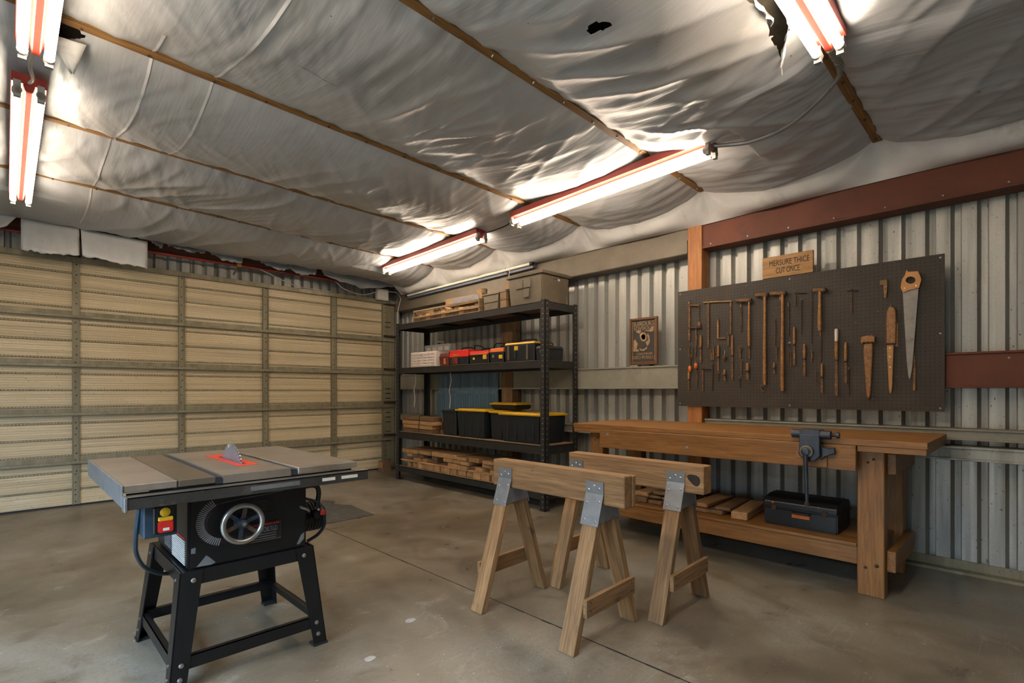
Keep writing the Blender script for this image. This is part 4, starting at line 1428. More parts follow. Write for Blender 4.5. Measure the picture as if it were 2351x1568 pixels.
# ================================================================== sawhorses
def leg_mesh(name, top, bot, wx, wy, mat, parent):
    M, Ln = frame(bot, top, (0, 1, 0))
    Mi = M.inverted()
    vs = []
    for c_ in (bot, top):
        for (i, j) in ((-1, -1), (1, -1), (1, 1), (-1, 1)):
            vs.append(Mi @ Vector((c_[0] + i * wx / 2, c_[1] + j * wy / 2, c_[2])))
    return MB().add(vs, [(3, 2, 1, 0), (4, 5, 6, 7), (0, 1, 5, 4), (1, 2, 6, 5), (2, 3, 7, 6), (3, 0, 4, 7)]).build(name, mat, parent, bevel=.003, M=M)


def sawhorse(label, cx, y0, y1, yn, yf, zt, split):
    r = thing('sawhorse', label, 'sawhorse', (cx, (y0 + y1) / 2, 0), 'timber sawhorses')
    hw = .046
    zb_ = zt - .15
    if split:
        xboard('beam_board', cx - hw, cx + .016, y0, y1, zb_, zt, m_horse, r, 'Y', .004)
        xboard('beam_board', cx + .019, cx + hw, y0 - .004, y1, zb_, zt - .002, m_horse, r, 'Y', .004)
    else:
        xboard('beam_board', cx - hw, cx + hw, y0, y1, zb_, zt, m_horse, r, 'Y', .004)
    ztop = zt - .042
    tl, bl = hw - .004, .252
    sl = (bl - tl) / zb_
    prof_x = lambda z: (tl + sl * (zb_ - z) + .0225) if z <= zb_ else (hw + .003 + (tl + .0225 - hw - .003) * max(0, 1 - (z - zb_) / .05))
    for (yc, out) in ((yn, -1), (yf, 1)):
        for sg in (-1, 1):
            leg_mesh('leg', (cx + sg * tl, yc, zb_), (cx + sg * bl, yc, 0), .042, .088, m_horse, r)
            # bent steel bracket plate: on the outer face of the leg, then up the side of the beam
            za = zt - .245
            lv = [za, zb_, zb_ + .05, ztop]
            vs = []
            for z in lv:
                xq = cx + sg * prof_x(z)
                for yq in (yc - .052, yc + .052):
                    vs += [(xq, yq, z), (xq + sg * .003, yq, z)]
            fs = [(0, 1, 3, 2), (12, 14, 15, 13)]
            for k_ in range(3):
                a_ = 4 * k_
                fs += [(a_, a_ + 4, a_ + 5, a_ + 1), (a_ + 2, a_ + 3, a_ + 7, a_ + 6), (a_ + 1, a_ + 5, a_ + 7, a_ + 3), (a_, a_ + 2, a_ + 6, a_ + 4)]
            pl_ = MB().add(vs, fs if sg > 0 else [f_[::-1] for f_ in fs]).build('bracket_plate', m_zinc, r)
            for (dy, tt) in ((-.035, .1), (.03, .12), (-.028, .85), (.032, .8), (.0, .9), (-.036, .55), (.034, .5)):
                z = za + (ztop - za) * tt
                MB().lathe([(0, .006), (.002, .006), (.0035, .003)], (cx + sg * (prof_x(z) + .003), yc + dy, z), (sg, 0, 0), 8).build('screw_head', m_steel, pl_)
        # gusset web across the end of the pair
        for so in (-1, 1):
            yq = yc + so * .046
            za = zt - .235
            wa = prof_x(za) - .001
            wc_ = prof_x(zb_) - .001
            MB().prism([(-wa, za), (wa, za + .012), (wc_, zb_ - .001), (-wc_, zb_ - .001)], (cx, yq, 0), (1, 0, 0), (0, 0, 1), (0, so * .003, 0)).build('gusset', m_zinc, r)
        zq = .205
        xa = tl + sl * (zb_ - zq) + .016
        br_ = board('brace', (cx - xa, yc + out * (.044 + .012), zq - .005), (cx + xa, yc + out * (.044 + .012), zq + .005), .022, .085, m_horse, r, (0, 0, 1), .002)
        for sx_ in (-1, 1):
            for dz in (-.018, .02):
                MB().cyl((cx + sx_ * (xa - .03), yc + out * .067, zq + dz), (cx + sx_ * (xa - .03), yc + out * .0695, zq + dz), .004, 6).build('nail_head', m_darkrust, br_)
    return r


sawhorse('timber sawhorse with steel brackets and a split two-board beam', 2.097, 1.335, 2.23, 1.50, 2.125, .80, True)
h2 = sawhorse('timber sawhorse with steel brackets and a dark knot near its beam end', 2.665, 1.22, 2.125, 1.375, 2.06, .80, False)
kn = []
for i in range(14):
    a_ = 2 * math.pi * i / 14
    rr = 1 + .12 * math.sin(3 * a_)
    kn.append((math.cos(a_) * .034 * rr + .012 * math.sin(a_), math.sin(a_) * .03 * rr))
MB().prism(kn, (2.6187, 1.272, .725), (0, 1, 0), (0, 0, 1), (-.001, 0, 0)).build('dark_knot', plain('knot', (.02, .016, .012), .8, 0, .4, 40), h2)

# ================================================================== table saw
ts = thing('table_saw', 'black contractor table saw with grey cast top on an open stand', 'table saw', (.78, 2.7, 0))
m_table = plain('cast_table', (.30, .265, .225), .32, .55, .18, 5, .05, dirt=(.22, .18, .14), dirt_at=.6)
m_table_dark = plain('cast_table_dark', (.17, .145, .115), .28, .55, .2, 5, .05)
m_rail = plain('rail_steel', (.07, .066, .062), .4, .6, .3, 9, dirt=(.18, .17, .16), dirt_at=.64)
TZ, TY0, TY1 = .86, 2.285, 3.27
MB().box(.31, .4755, TY0, TY1, TZ - .028, TZ).build('extension_wing', m_table, ts, bevel=.003)
MB().box(.4795, .607, TY0 + .002, TY1, TZ - .028, TZ - .001).build('dark_wing', m_table_dark, ts, bevel=.003)  # wing in a darker tone than the rest of the table
mt = MB()
ix0, ix1, iy0, iy1 = .752, .850, 2.515, 3.05
mt.box(.634, ix0, TY0, TY1, TZ - .032, TZ).box(ix1, .901, TY0, TY1, TZ - .032, TZ).box(ix0, ix1, TY0, iy0, TZ - .032, TZ).box(ix0, ix1, iy1, TY1, TZ - .032, TZ)
mt.build('main_table', m_table, ts)
MB().box(.607, .634, TY0 + .004, TY1, TZ - .032, TZ - .012).box(.613, .629, TY0 + .003, TY1 - .002, TZ - .012, TZ - .006).build('mitre_slot', m_iron, ts)
MB().box(.901, .933, TY0 + .004, TY1, TZ - .032, TZ - .012).box(.908, .926, TY0 + .003, TY1 - .002, TZ - .012, TZ - .006).build('mitre_slot', m_iron, ts)
MB().box(.933, 1.215, TY0, TY1, TZ - .028, TZ).build('right_wing', m_table, ts, bevel=.003)
MB().box(.304, .31, TY0 - .002, TY1, TZ - .078, TZ - .001).build('side_skirt', m_zinc, ts, bevel=.001)
MB().box(.32, 1.19, TY0 + .01, TY0 + .016, TZ - .06, TZ - .032).build('front_skirt', m_black, ts)
MB().box(.315, 1.245, 2.235, 2.279, TZ - .044, TZ - .038).box(.315, 1.245, 2.235, 2.241, TZ - .082, TZ - .038).build('front_rail', m_rail, ts, bevel=.0015)
MB().box(.316, 1.244, 2.2345, 2.280, TZ - .0378, TZ - .0362).build('rail_top', m_steel, ts)
MB().box(.305, .315, 2.23, 2.281, TZ - .088, TZ - .036).build('rail_end_cap', m_zinc, ts, bevel=.002)
MB().box(.72, .92, 2.2335, 2.235, TZ - .068, TZ - .050).build('scale_strip', m_zinc, ts)
MB().box(1.02, 1.08, 2.2335, 2.235, TZ - .066, TZ - .052).box(1.11, 1.19, 2.2335, 2.235, TZ - .066, TZ - .052).build('scale_label', m_white, ts)
# red insert with the blade slot
MB().box(ix0 + .001, .788, iy0 + .001, iy1 - .001, TZ - .008, TZ + .001).box(.814, ix1 - .001, iy0 + .001, iy1 - .001, TZ - .008, TZ + .001).box(.788, .814, iy0 + .001, 2.575, TZ - .008, TZ + .001).box(.788, .814, 2.94, iy1 - .001, TZ - .008, TZ + .001).build('throat_insert', plain('insert_red', (.55, .05, .03), .4, 0, .1), ts)
bl = []
nt_ = 56
for i in range(nt_):
    a_ = 2 * math.pi * i / nt_
    da = 2 * math.pi / nt_
    bl += [(math.cos(a_) * .174, math.sin(a_) * .174), (math.cos(a_ + .15 * da) * .191, math.sin(a_ + .15 * da) * .191), (math.cos(a_ + .5 * da) * .188, math.sin(a_ + .5 * da) * .188), (math.cos(a_ + .6 * da) * .174, math.sin(a_ + .6 * da) * .174)]
MB().prism(bl, (.7985, 2.755, .750), (0, 1, 0), (0, 0, 1), (.004, 0, 0)).build('blade', plain('blade_steel', (.36, .40, .45), .35, .7, .12, 12), ts)
# cabinet
CX0, CX1, CY0, CY1, CZ0, CZ1 = .535, 1.018, 2.395, 2.96, .468, .80
MB().box(CX0, CX1, CY0, CY1, CZ0, CZ1).build('cabinet', m_black, ts, bevel=.012, seg=2)
wx, wz = .722, .642
fan = MB()
for i in range(30):
    a_ = math.radians(120 + i * 4.6)
    fan.obox((wx - .045 + math.cos(a_) * .085, CY0 - .002, wz + .012 + math.sin(a_) * .075), (wx - .045 + math.cos(a_) * .115, CY0 - .002, wz + .012 + math.sin(a_) * .105), .004, .003, (0, 1, 0))
fan.build('tilt_scale', plain('scale_grey', (.30, .30, .31), .4, .4), ts)['kind'] = 'stuff'
for k_ in range(5):
    pts = []
    for i in range(14):
        a_ = math.radians(100 + i * 15)
        rr = .072 + k_ * .004
        pts.append((wx - .045 + math.cos(a_) * rr * 1.05, CY0 - .001, wz + .005 + math.sin(a_) * rr))
    MB().tube(pts, .0011, 4).build('arc_groove', m_iron if k_ % 2 else m_redblack, ts)
for k_ in range(6):
    MB().box(.765 + .006 * k_, .845 - .003 * k_, CY0 - .003, CY0 + .001, .715 - k_ * .007, .7175 - k_ * .007).build('louvre', m_iron, ts)
MB().tube(smooth_path([(.62, CY0, .722), (.72, CY0 - .001, .735), (.85, CY0 - .001, .742), (.955, CY0, .755)], 4), .0014, 4).build('trim_line', m_zinc, ts)
MB().tube(smooth_path([(.78, CY0, .645), (.86, CY0 - .001, .665), (.91, CY0 - .001, .70), (.955, CY0, .755)], 4), .0014, 4).build('trim_line', m_iron, ts)
# badge
bx0, bx1, bz0, bz1 = .737, .897, .538, .618
MB().box(bx0, bx1, CY0 - .003, CY0 + .001, bz0, bz1).build('badge', m_dark, ts, bevel=.002)
MB().tube([(bx0, CY0 - .004, bz0), (bx1, CY0 - .004, bz0), (bx1, CY0 - .004, bz1), (bx0, CY0 - .004, bz1)], .0016, 6, True).build('badge_frame', m_rail, ts)
MB().box(bx0 + .045, bx1 - .005, CY0 - .0045, CY0 - .003, bz1 - .012, bz1 - .006).build('badge_red_line', m_red, ts)
MB().box(bx0 + .055, bx1 - .02, CY0 - .0042, CY0 - .003, bz1 - .046, bz1 - .015).build('badge_name_plate', plain('badge_blue', (.02, .03, .06), .4), ts)
text_mesh('badge_lettering', '9OILTLD', .070, axes((.848, CY0 - .0052, bz1 - .031), (1, 0, 0), (0, 0, 1), (0, -1, 0)), m_steel, ts, .0012, .020)
for k_ in range(3):
    MB().box(bx0 + .012, bx1 - .02, CY0 - .0042, CY0 - .003, bz0 + .007 + k_ * .010, bz0 + .0095 + k_ * .010).build('badge_stripe', m_zinc, ts)
# handwheel
hwl = MB()
ring = [(wx + math.cos(t_) * .076, CY0 - .062, wz + math.sin(t_) * .076) for t_ in np.linspace(0, 2 * math.pi, 33)[:-1]]
wheel = hwl.tube(ring, .0115, 10, True).build('handwheel', m_steel, ts, smooth=True)
MB().lathe([(0, .026), (.03, .024), (.042, .018), (.05, .018)], (wx, CY0 - .02, wz), (0, -1, 0), 18).build('hub', m_iron, wheel, smooth=True)
MB().lathe([(0, .009), (.01, .009)], (wx, CY0 - .069, wz), (0, -1, 0), 6).build('nut', m_steel, wheel)
MB().cyl((wx, CY0, wz), (wx, CY0 - .03, wz), .011, 10).build('shaft', m_iron, wheel)
for i in range(6):
    a_ = math.radians(20 + 60 * i)
    MB().obox((wx + math.cos(a_) * .02, CY0 - .052, wz + math.sin(a_) * .02), (wx + math.cos(a_) * .07, CY0 - .060, wz + math.sin(a_) * .07), .016, .006, (0, 1, 0)).build('spoke', m_darkrust if i % 2 else m_iron, wheel)
# side louvres on the left face
for i in range(12):
    z_ = .485 + i * .0085
    MB().box(CX0 - .003, CX0 + .001, 2.44, 2.66, z_, z_ + .0035).build('side_louvre', m_white, ts)
for i in range(9):
    z_ = .50 + i * .0085
    MB().box(CX0 - .003, CX0 + .001, 2.68, 2.80, z_, z_ + .0035).build('side_louvre', m_zinc, ts)
MB().box(CX0 - .002, CX0 + .001, 2.44, 2.80, .59, .594).build('red_pinstripe', m_red, ts)
# scuffs where the paint has worn to metal
for (o_, pts) in (((.60, CY0 - .0006, .50), [(-.035, -.018), (.0, .022), (.012, .012), (.035, -.014), (.02, -.02)]), ((.99, CY0 - .0006, .51), [(-.02, -.02), (.0, .02), (.016, .03), (.014, .0), (-.008, -.022)]), ((.553, CY0 - .0006, .55), [(-.008, -.01), (.008, -.012), (.009, .012), (-.007, .01)])):
    MB().prism(pts, o_, (1, 0, 0), (0, 0, 1), (0, .0008, 0)).build('paint_scuff', m_zinc, ts)
# switch box
MB().box(.372, .478, 2.30, 2.40, .652, .782).build('switch_box', m_bluecord, ts, bevel=.004)
MB().box(.40, .472, 2.288, 2.30, .665, .765).build('switch_plate', m_black, ts, bevel=.004)
MB().lathe([(0, .017), (.004, .017), (.006, .014)], (.437, 2.288, .745), (0, -1, 0), 18).build('start_button', m_yellow, ts, smooth=True)
MB().box(.414, .460, 2.272, 2.288, .715, .729).build('paddle_hood', m_yellow, ts, bevel=.002)
MB().box(.413, .461, 2.270, 2.288, .672, .715).build('stop_paddle', m_red, ts, bevel=.004, seg=2)
MB().box(.427, .447, 2.268, 2.270, .680, .690).build('paddle_print', m_white, ts)
MB().box(.40, .47, 2.33, 2.37, .78, .83).build('switch_bracket', m_black, ts)
MB().tube(smooth_path([(.368, 2.36, .76), (.362, 2.38, .66), (.372, 2.44, .57), (.41, 2.52, .49), (.47, 2.60, .43), (.52, 2.66, .40)], 6), .008, 8).build('power_cord', m_bluecord, ts, smooth=True)
# motor on the right side
mo = MB().lathe([(0, .05), (.01, .07), (.13, .07), (.15, .045)], (CX1, 2.56, .57), (1, 0, 0), 18).build('motor', m_black, ts, smooth=True)
for i in range(7):
    MB().lathe([(0, .073), (.004, .073)], (CX1 + .02 + i * .016, 2.56, .57), (1, 0, 0), 18).build('cooling_fin', m_black, mo)
MB().tube(smooth_path([(CX1, 2.48, .735), (CX1 + .075, 2.48, .735), (CX1 + .095, 2.48, .70), (CX1 + .085, 2.48, .63)], 5), .012, 8).build('motor_bracket', m_black, ts, smooth=True)
MB().obox((CX1, 2.48, .69), (CX1 + .085, 2.48, .655), .02, .012).build('motor_strut', m_iron, ts)
MB().lathe([(0, .022), (.02, .024), (.03, .018)], (CX1 + .075, 2.475, .60), (0, -1, 0), 14).build('clamp_knob', m_black, ts, smooth=True)
MB().box(CX1 + .085, CX1 + .108, 2.43, 2.445, .595, .617).build('red_button', m_red, ts, bevel=.003)
MB().tube(smooth_path([(CX1 + .105, 2.45, .60), (CX1 + .11, 2.45, .545), (CX1 + .085, 2.46, .50), (CX1 + .03, 2.46, .475)], 5), .008, 8).build('motor_cord', m_black, ts, smooth=True)
MB().tube([(CX1 - .03, CY0 - .004, .66), (CX1 - .01, CY0 - .012, .65), (CX1 + .01, CY0 - .004, .635)], .006, 6).build('arbor_key', m_steel, ts)
# stand
FT = {}
STZ = .472
for (sx_, xt, xb) in ((1, .505, .462), (-1, 1.045, 1.105)):
    for (sy_, yt, yb_) in ((1, 2.385, 2.372), (-1, 2.975, 3.06)):
        m_ = MB()
        t_ = .005

        def quad(pa, pb, pc, pd, n):
            n = Vector(n)
            A = [Vector(p) for p in (pa, pb, pc, pd)]
            m_.add(A + [p + n for p in A], [(0, 1, 2, 3), (7, 6, 5, 4), (0, 4, 5, 1), (1, 5, 6, 2), (2, 6, 7, 3), (3, 7, 4, 0)])
        wt, wb_ = .082, .060
        quad((xb, yb_, 0), (xb + sx_ * wb_, yb_, 0), (xt + sx_ * wt, yt, STZ), (xt, yt, STZ), (0, sy_ * t_, 0))
        quad((xb, yb_, 0), (xb, yb_ + sy_ * wb_, 0), (xt, yt + sy_ * wt, STZ), (xt, yt, STZ), (sx_ * t_, 0, 0))
        lg = m_.build('stand_leg', m_black, ts)
        MB().box(*sorted((xb - sx_ * .003, xb + sx_ * .064)), *sorted((yb_ - sy_ * .004, yb_ + sy_ * .05)), 0, .010).build('foot', m_dark, lg)
        for (zq, off) in ((.435, .05), (.11, .035), (.055, .035)):
            f_ = 1 - zq / STZ
            xq = xt + (xb - xt) * f_
            yq = yt + (yb_ - yt) * f_
            MB().lathe([(0, .0095), (.004, .0095), (.007, .005)], (xq + sx_ * off, yq, zq), (0, -sy_, 0), 10).build('bolt', m_steel, lg, smooth=True)
            MB().lathe([(0, .007), (.003, .007), (.005, .004)], (xq, yq + sy_ * off, zq), (-sx_, 0, 0), 10).build('bolt', m_steel, lg, smooth=True)
MB().box(.513, 1.037, 2.391, 2.396, .412, STZ - .001).build('apron_rail', m_black, ts)
MB().box(.513, 1.037, 2.964, 2.969, .412, STZ - .001).build('apron_rail', m_black, ts)
MB().box(.511, .516, 2.396, 2.964, .412, STZ - .001).build('apron_rail', m_black, ts)
MB().box(1.034, 1.039, 2.396, 2.964, .412, STZ - .001).build('apron_rail', m_black, ts)
MB().box(.513, 1.037, 2.396, 2.964, STZ - .005, STZ - .001).build('stand_top', m_black, ts)
zq = .112
fq = 1 - zq / STZ
xa, xb2 = .505 + (.462 - .505) * fq, 1.045 + (1.105 - 1.045) * fq
ya, yb2 = 2.385 + (2.372 - 2.385) * fq, 2.975 + (3.06 - 2.975) * fq
MB().box(xa + .005, xb2 - .005, ya + .005, ya + .009, .085, .138).box(xa + .005, xb2 - .005, ya + .005, ya + .03, .134, .138).build('stretcher', m_black, ts)
MB().box(xa + .005, xb2 - .005, yb2 - .009, yb2 - .005, .085, .138).box(xa + .005, xb2 - .005, yb2 - .03, yb2 - .005, .134, .138).build('stretcher', m_black, ts)
MB().box(xa + .005, xa + .009, ya + .03, yb2 - .03, .085, .138).box(xa + .005, xa + .03, ya + .03, yb2 - .03, .134, .138).build('stretcher', m_black, ts)
MB().box(xb2 - .009, xb2 - .005, ya + .03, yb2 - .03, .085, .138).box(xb2 - .03, xb2 - .005, ya + .03, yb2 - .03, .134, .138).build('stretcher', m_black, ts)

# ---- rubber mat on the floor behind the saw
mtp = [(1.55, 4.47), (2.0, 4.475), (2.56, 4.478), (2.575, 4.80), (2.60, 5.02), (2.54, 5.10), (2.50, 5.24), (2.56, 5.30), (2.50, 5.42), (2.38, 5.50), (2.40, 5.62), (2.2, 5.66), (1.6, 5.66)]
tag(MB().prism(mtp, (0, 0, .0012), (1, 0, 0), (0, 1, 0), (0, 0, .004)).build('floor_mat', m_rubber), 'ragged dark rubber mat on the floor behind the table saw', 'mat')
m_blob = plain('dried_paint', (.36, .34, .31), .6, 0, .2, 40)
for (x_, y_, a_, lb) in ((1.517, 2.288, .03, 'pale blob of dried paint on the concrete between saw and sawhorses'), (1.173, 2.088, .028, 'pale ring of dried paint on the concrete beside the saw stand')):
    pr_ = random.Random(int(x_ * 1000))
    pp = [(math.cos(t_) * a_ * pr_.uniform(.85, 1.1), math.sin(t_) * a_ * .8 * pr_.uniform(.85, 1.1)) for t_ in np.linspace(0, 2 * math.pi, 17)[:-1]]
    tag(MB().prism(pp, (x_, y_, .0006), (1, 0, 0), (0, 1, 0), (0, 0, .0018)).build('paint_blob', m_blob), lb, 'paint')

# ================================================================== pegboard, tools, sign, poster
PB = 4.330
pb = thing('pegboard', 'large dark brown pegboard hung on the wall above the workbench', 'pegboard', (4.336, 1.33, 1.06))
MB().box(PB, PB + .012, .408, 2.257, 1.062, 2.085).build('board', m_pegboard, pb)
h = MB()
for yq in (.43, 1.33, 2.235):
    for zq in (1.085, 1.57, 2.062):
        h.lathe([(0, .007), (.0025, .006)], (PB + .002, yq, zq), (-1, 0, 0), 8)
h.build('screw_heads', m_zinc, pb)['kind'] = 'stuff'
for zq in (1.13, 1.99):
    xboard('back_cleat', PB + .0125, PB + .020, .45, 2.03, zq - .03, zq + .03, m_lumber_dark, pb, 'Y')


def peg(r, y, z):
    MB().tube([(PB - .0006, y, z), (PB - .022, y, z), (PB - .026, y, z + .008)], .003, 6).build('peg', m_zinc, r)


def tool(name, label, cat, y, z, group=None):
    return thing(name, label, cat, (PB - .012, y, z), group)


TR = random.Random(31)
MARKS = [('bar clamp', 2.09, 1.85), ('longer pale-topped T-bar', 1.97, 1.75), ('shorter pale-topped T-bar', 1.778, 1.80), ('try square', 1.87, 1.70), ('short-handled claw hammer', 1.64, 1.75),
         ('longest thin-handled hammer', 1.505, 1.60), ('lumpy-headed hammer', 1.374, 1.60), ('orange-brown handled hammer', 1.117, 1.80), ('thin dark T-handle', 1.26, 1.90), ('frame clamp', 2.131, 1.54),
         ('orange-gripped awl', 2.133, 1.39), ('stubby orange screwdriver', 2.078, 1.41), ('short T-hook', 2.0, 1.30), ('plumb bob', 1.828, 1.47), ('pale-topped long chisel', 1.012, 1.40)]
USED = set()


def by(kind, y, zt, zb):
    """a label that names the nearest distinctive tool"""
    zc_ = (zt + zb) / 2
    for d_, nm, my, mz in sorted((math.hypot(y - my, zc_ - mz), nm, my, mz) for nm, my, mz in MARKS):
        rel = 'beside' if abs(y - my) > .04 and abs(zc_ - mz) < .2 else ('below' if zc_ < mz else 'above')
        for rl in (rel, 'just ' + rel):
            lb = '%s hanging %s the %s' % (kind, rl, nm)
            if lb not in USED and (rl == rel):
                USED.add(lb)
                return lb
    return '%s hanging on the pegboard' % kind



def rod(y, zt, zb, w):
    r = tool('iron_rod', by('thin rusty iron rod', y, zt, zb), 'rod', y, zb, 'rusty rods on the pegboard')
    x = PB - .010
    j = TR.uniform(-.004, .004)
    MB().tube([(x, y, zt - .006), (x, y + j, zt * .6 + zb * .4), (x, y - j, zb)], [w * .4, w * .5, w * .38], 7).build('shank', m_rust if TR.random() < .5 else m_darkrust, r, smooth=True)
    ring = [(x, y + math.cos(t) * w * .9, zt + math.sin(t) * w * .9) for t in np.linspace(0, 2 * math.pi, 9)[:-1]]
    MB().tube(ring, w * .3, 5, True).build('eye', m_rust, r)
    peg(r, y, zt)


def chisel(y, zt, zb, w, hm=None, name='wood_chisel', label=None, group='chisels on the pegboard', top=None):
    r = tool(name, label or by('wooden-handled rusty chisel', y, zt, zb), 'chisel', y, zb, group)
    x = PB - w * .55 - .003
    hl = (zt - zb) * .45
    MB().lathe([(0, w * .42), (hl * .1, w * .52), (hl * .5, w * .56), (hl * .92, w * .42), (hl, w * .3)], (x, y, zt - hl), (0, 0, 1), 10).build('handle', hm or m_toolwood, r, smooth=True)
    MB().lathe([(0, w * .36), (.012, w * .44)], (x, y, zt - hl - .012), (0, 0, 1), 10).build('ferrule', m_darkrust, r)
    MB().prism([(-w * .3, 0), (w * .3, 0), (w * .42, -(zt - zb - hl) * .6), (w * .42, -(zt - zb - hl) + .018), (-w * .42, -(zt - zb - hl) + .006), (-w * .42, -(zt - zb - hl) * .6)], (x - .0025, y, zt - hl - .010), (0, 1, 0), (0, 0, 1), (.005, 0, 0)).build('blade', m_rust, r)
    if top is not None:
        MB().lathe([(0, w * .5), (.10, w * .58), (.11, w * .4)], (x, y, zt - .10), (0, 0, 1), 10).build('grip_cap', top, r, smooth=True)
    peg(r, y + w * .7, zt - hl)


def flat_file(y, zt, zb, w):
    r = tool('flat_file', by('flat dark file', y, zt, zb), 'file', y, zb, 'files on the pegboard')
    MB().prism([(-w * .18, 0), (w * .18, 0), (w * .5, -.03), (w * .45, zb - zt + .01), (w * .2, zb - zt), (-w * .3, zb - zt), (-w * .45, zb - zt + .01), (-w * .5, -.03)], (PB - .009, y, zt), (0, 1, 0), (0, 0, 1), (.006, 0, 0)).build('blade', m_darkrust, r)
    MB().lathe([(0, w * .35), (.028, w * .45)], (PB - .008, y, zt - .02), (0, 0, 1), 8).build('tang_grip', m_toolwood, r)
    peg(r, y, zt + .006)


def bar(y, zt, zb, w):
    r = tool('iron_bar', by('short flat iron bar', y, zt, zb), 'bar', y, zb, 'flat bars on the pegboard')
    MB().box(PB - .012, PB - .004, y - w / 2, y + w / 2, zb, zt).build('strip', m_rust, r, bevel=.002)
    MB().lathe([(0, .004), (.003, .004)], (PB - .012, y, zt - .012), (-1, 0, 0), 8).build('rivet', m_darkrust, r)
    peg(r, y, zt)


def hook(y, zt, zb, w):
    r = tool('wire_hook', by('bent wire hook', y, zt, zb), 'hook', y, zb, 'wire hooks on the pegboard')
    x = PB - .008
    MB().tube(smooth_path([(x, y - w, zt - .015), (x, y, zt), (x, y + w * .6, zt - .02), (x, y + w * .5, (zt + zb) / 2), (x, y, zb + .01), (x, y - w, zb), (x, y - w * 1.6, zb + .012)], 4), w * .32, 6).build('wire', m_rust, r, smooth=True)
    peg(r, y, zt - .004)


TOOLS = [('rod', 2.082, 1.747, 1.493, 0.009), ('chisel', 2.037, 1.682, 1.439, 0.014), ('rod', 2.133, 1.496, 1.41, 0.01), ('chisel', 2.147, 1.372, 1.205, 0.013), ('rod', 2.073, 1.371, 1.223, 0.007), ('bar', 1.926, 1.58, 1.456, 0.011), ('bar', 1.944, 1.538, 1.457, 0.012), ('chisel', 1.883, 1.586, 1.364, 0.014), ('rod', 1.883, 1.349, 1.281, 0.007), ('rod', 1.935, 1.427, 1.196, 0.008), ('chisel', 1.828, 1.377, 1.28, 0.016), ('chisel', 1.765, 1.66, 1.288, 0.012), ('bar', 1.799, 1.672, 1.576, 0.01), ('rod', 1.7, 1.55, 1.459, 0.012), ('rod', 1.692, 1.447, 1.315, 0.008), ('rod', 1.704, 1.303, 1.221, 0.006), ('chisel', 1.64, 1.424, 1.286, 0.019), ('bar', 1.628, 1.554, 1.456, 0.009), ('file', 1.394, 1.925, 1.758, 0.013), ('rod', 1.434, 1.754, 1.55, 0.006), ('rod', 1.419, 1.541, 1.43, 0.007), ('chisel', 1.438, 1.42, 1.33, 0.012), ('file', 1.336, 1.868, 1.621, 0.009), ('chisel', 1.294, 1.687, 1.392, 0.013), ('rod', 1.318, 1.497, 1.374, 0.005), ('chisel', 1.223, 1.552, 1.31, 0.015), ('rod', 1.175, 1.961, 1.549, 0.006), ('rod', 1.174, 1.493, 1.414, 0.007), ('hook', 1.144, 1.346, 1.249, 0.006), ('file', 1.116, 1.628, 1.412, 0.010), ('chisel', 1.106, 1.4, 1.182, 0.013), ('rod', 1.245, 1.887, 1.622, 0.006), ('file', 1.696, 1.905, 1.677, 0.012), ('hook', 1.531, 1.24, 1.19, 0.009), ('rod', 2.051, 1.925, 1.80, 0.005), ('rod', 1.336, 1.559, 1.382, 0.004), ('rod', 0.936, 1.356, 1.166, 0.006)]
FN = {'rod': rod, 'chisel': chisel, 'bar': bar, 'hook': hook, 'file': flat_file}
for t_ in TOOLS:
    FN[t_[0]](*t_[1:4], t_[4] * 1.3)
chisel(1.012, 1.638, 1.162, .022, m_toolwood, 'long_chisel', 'long chisel with a pale painted top on its handle on the pegboard', None, plain('pale_paint', (.55, .46, .40), .6))
chisel(.954, 1.546, 1.25, .019, m_toolwood, 'broad_chisel', 'bright wooden-handled chisel next to the pale-topped long chisel', None)
rr_ = tool('rasp', 'rusty narrow rasp hanging beside the hand saw tip', 'rasp', .562, 1.204)
MB().prism([(-.004, 0), (.004, 0), (.006, -.10), (.007, -.22), (-.006, -.228), (-.006, -.10)], (PB - .012, .562, 1.432), (0, 1, 0), (0, 0, 1), (.006, 0, 0)).build('blade', m_rust, rr_)
MB().lathe([(0, .008), (.05, .007)], (PB - .010, .562, 1.20), (0, 0, 1), 8).build('grip', m_toolwood, rr_)


def hammer(label, yh0, yh1, zh, yc, zb, w, claw=True, hm=None):
    r = tool('hammer', label, 'hammer', yc, zb)
    x = PB - .021
    w *= 1.25
    ym = yc
    MB().obox((x, yh0, zh + .006), (x, yh1, zh - .004), .026, .026, (0, 0, 1)).build('head', m_rust, r, bevel=.005)
    MB().lathe([(0, .017), (.014, .017)], (x, yh1 - .006, zh - .004), (0, 1, 0), 10).build('face', m_darkrust, r)
    if claw:
        MB().prism([(0, .012), (.018, .013), (.03, -.002), (.018, .002), (0, -.010)], (x - .012, yh0 - .004, zh + .004), (0, 1, 0), (0, 0, 1), (.024, 0, 0)).build('claw', m_rust, r)
    zt = zh - .01
    MB().tube([(x, ym, zt), (x, ym, zt * .75 + zb * .25), (x, ym + .002, zt * .4 + zb * .6), (x, ym + .001, zb + .03), (x, ym, zb)], [w * .55, w * .5, w * .62, w * .7, w * .5], 10).build('handle', hm or m_toolwood, r, smooth=True)
    peg(r, ym - .02, zh - .02)
    peg(r, ym + .02, zh - .02)


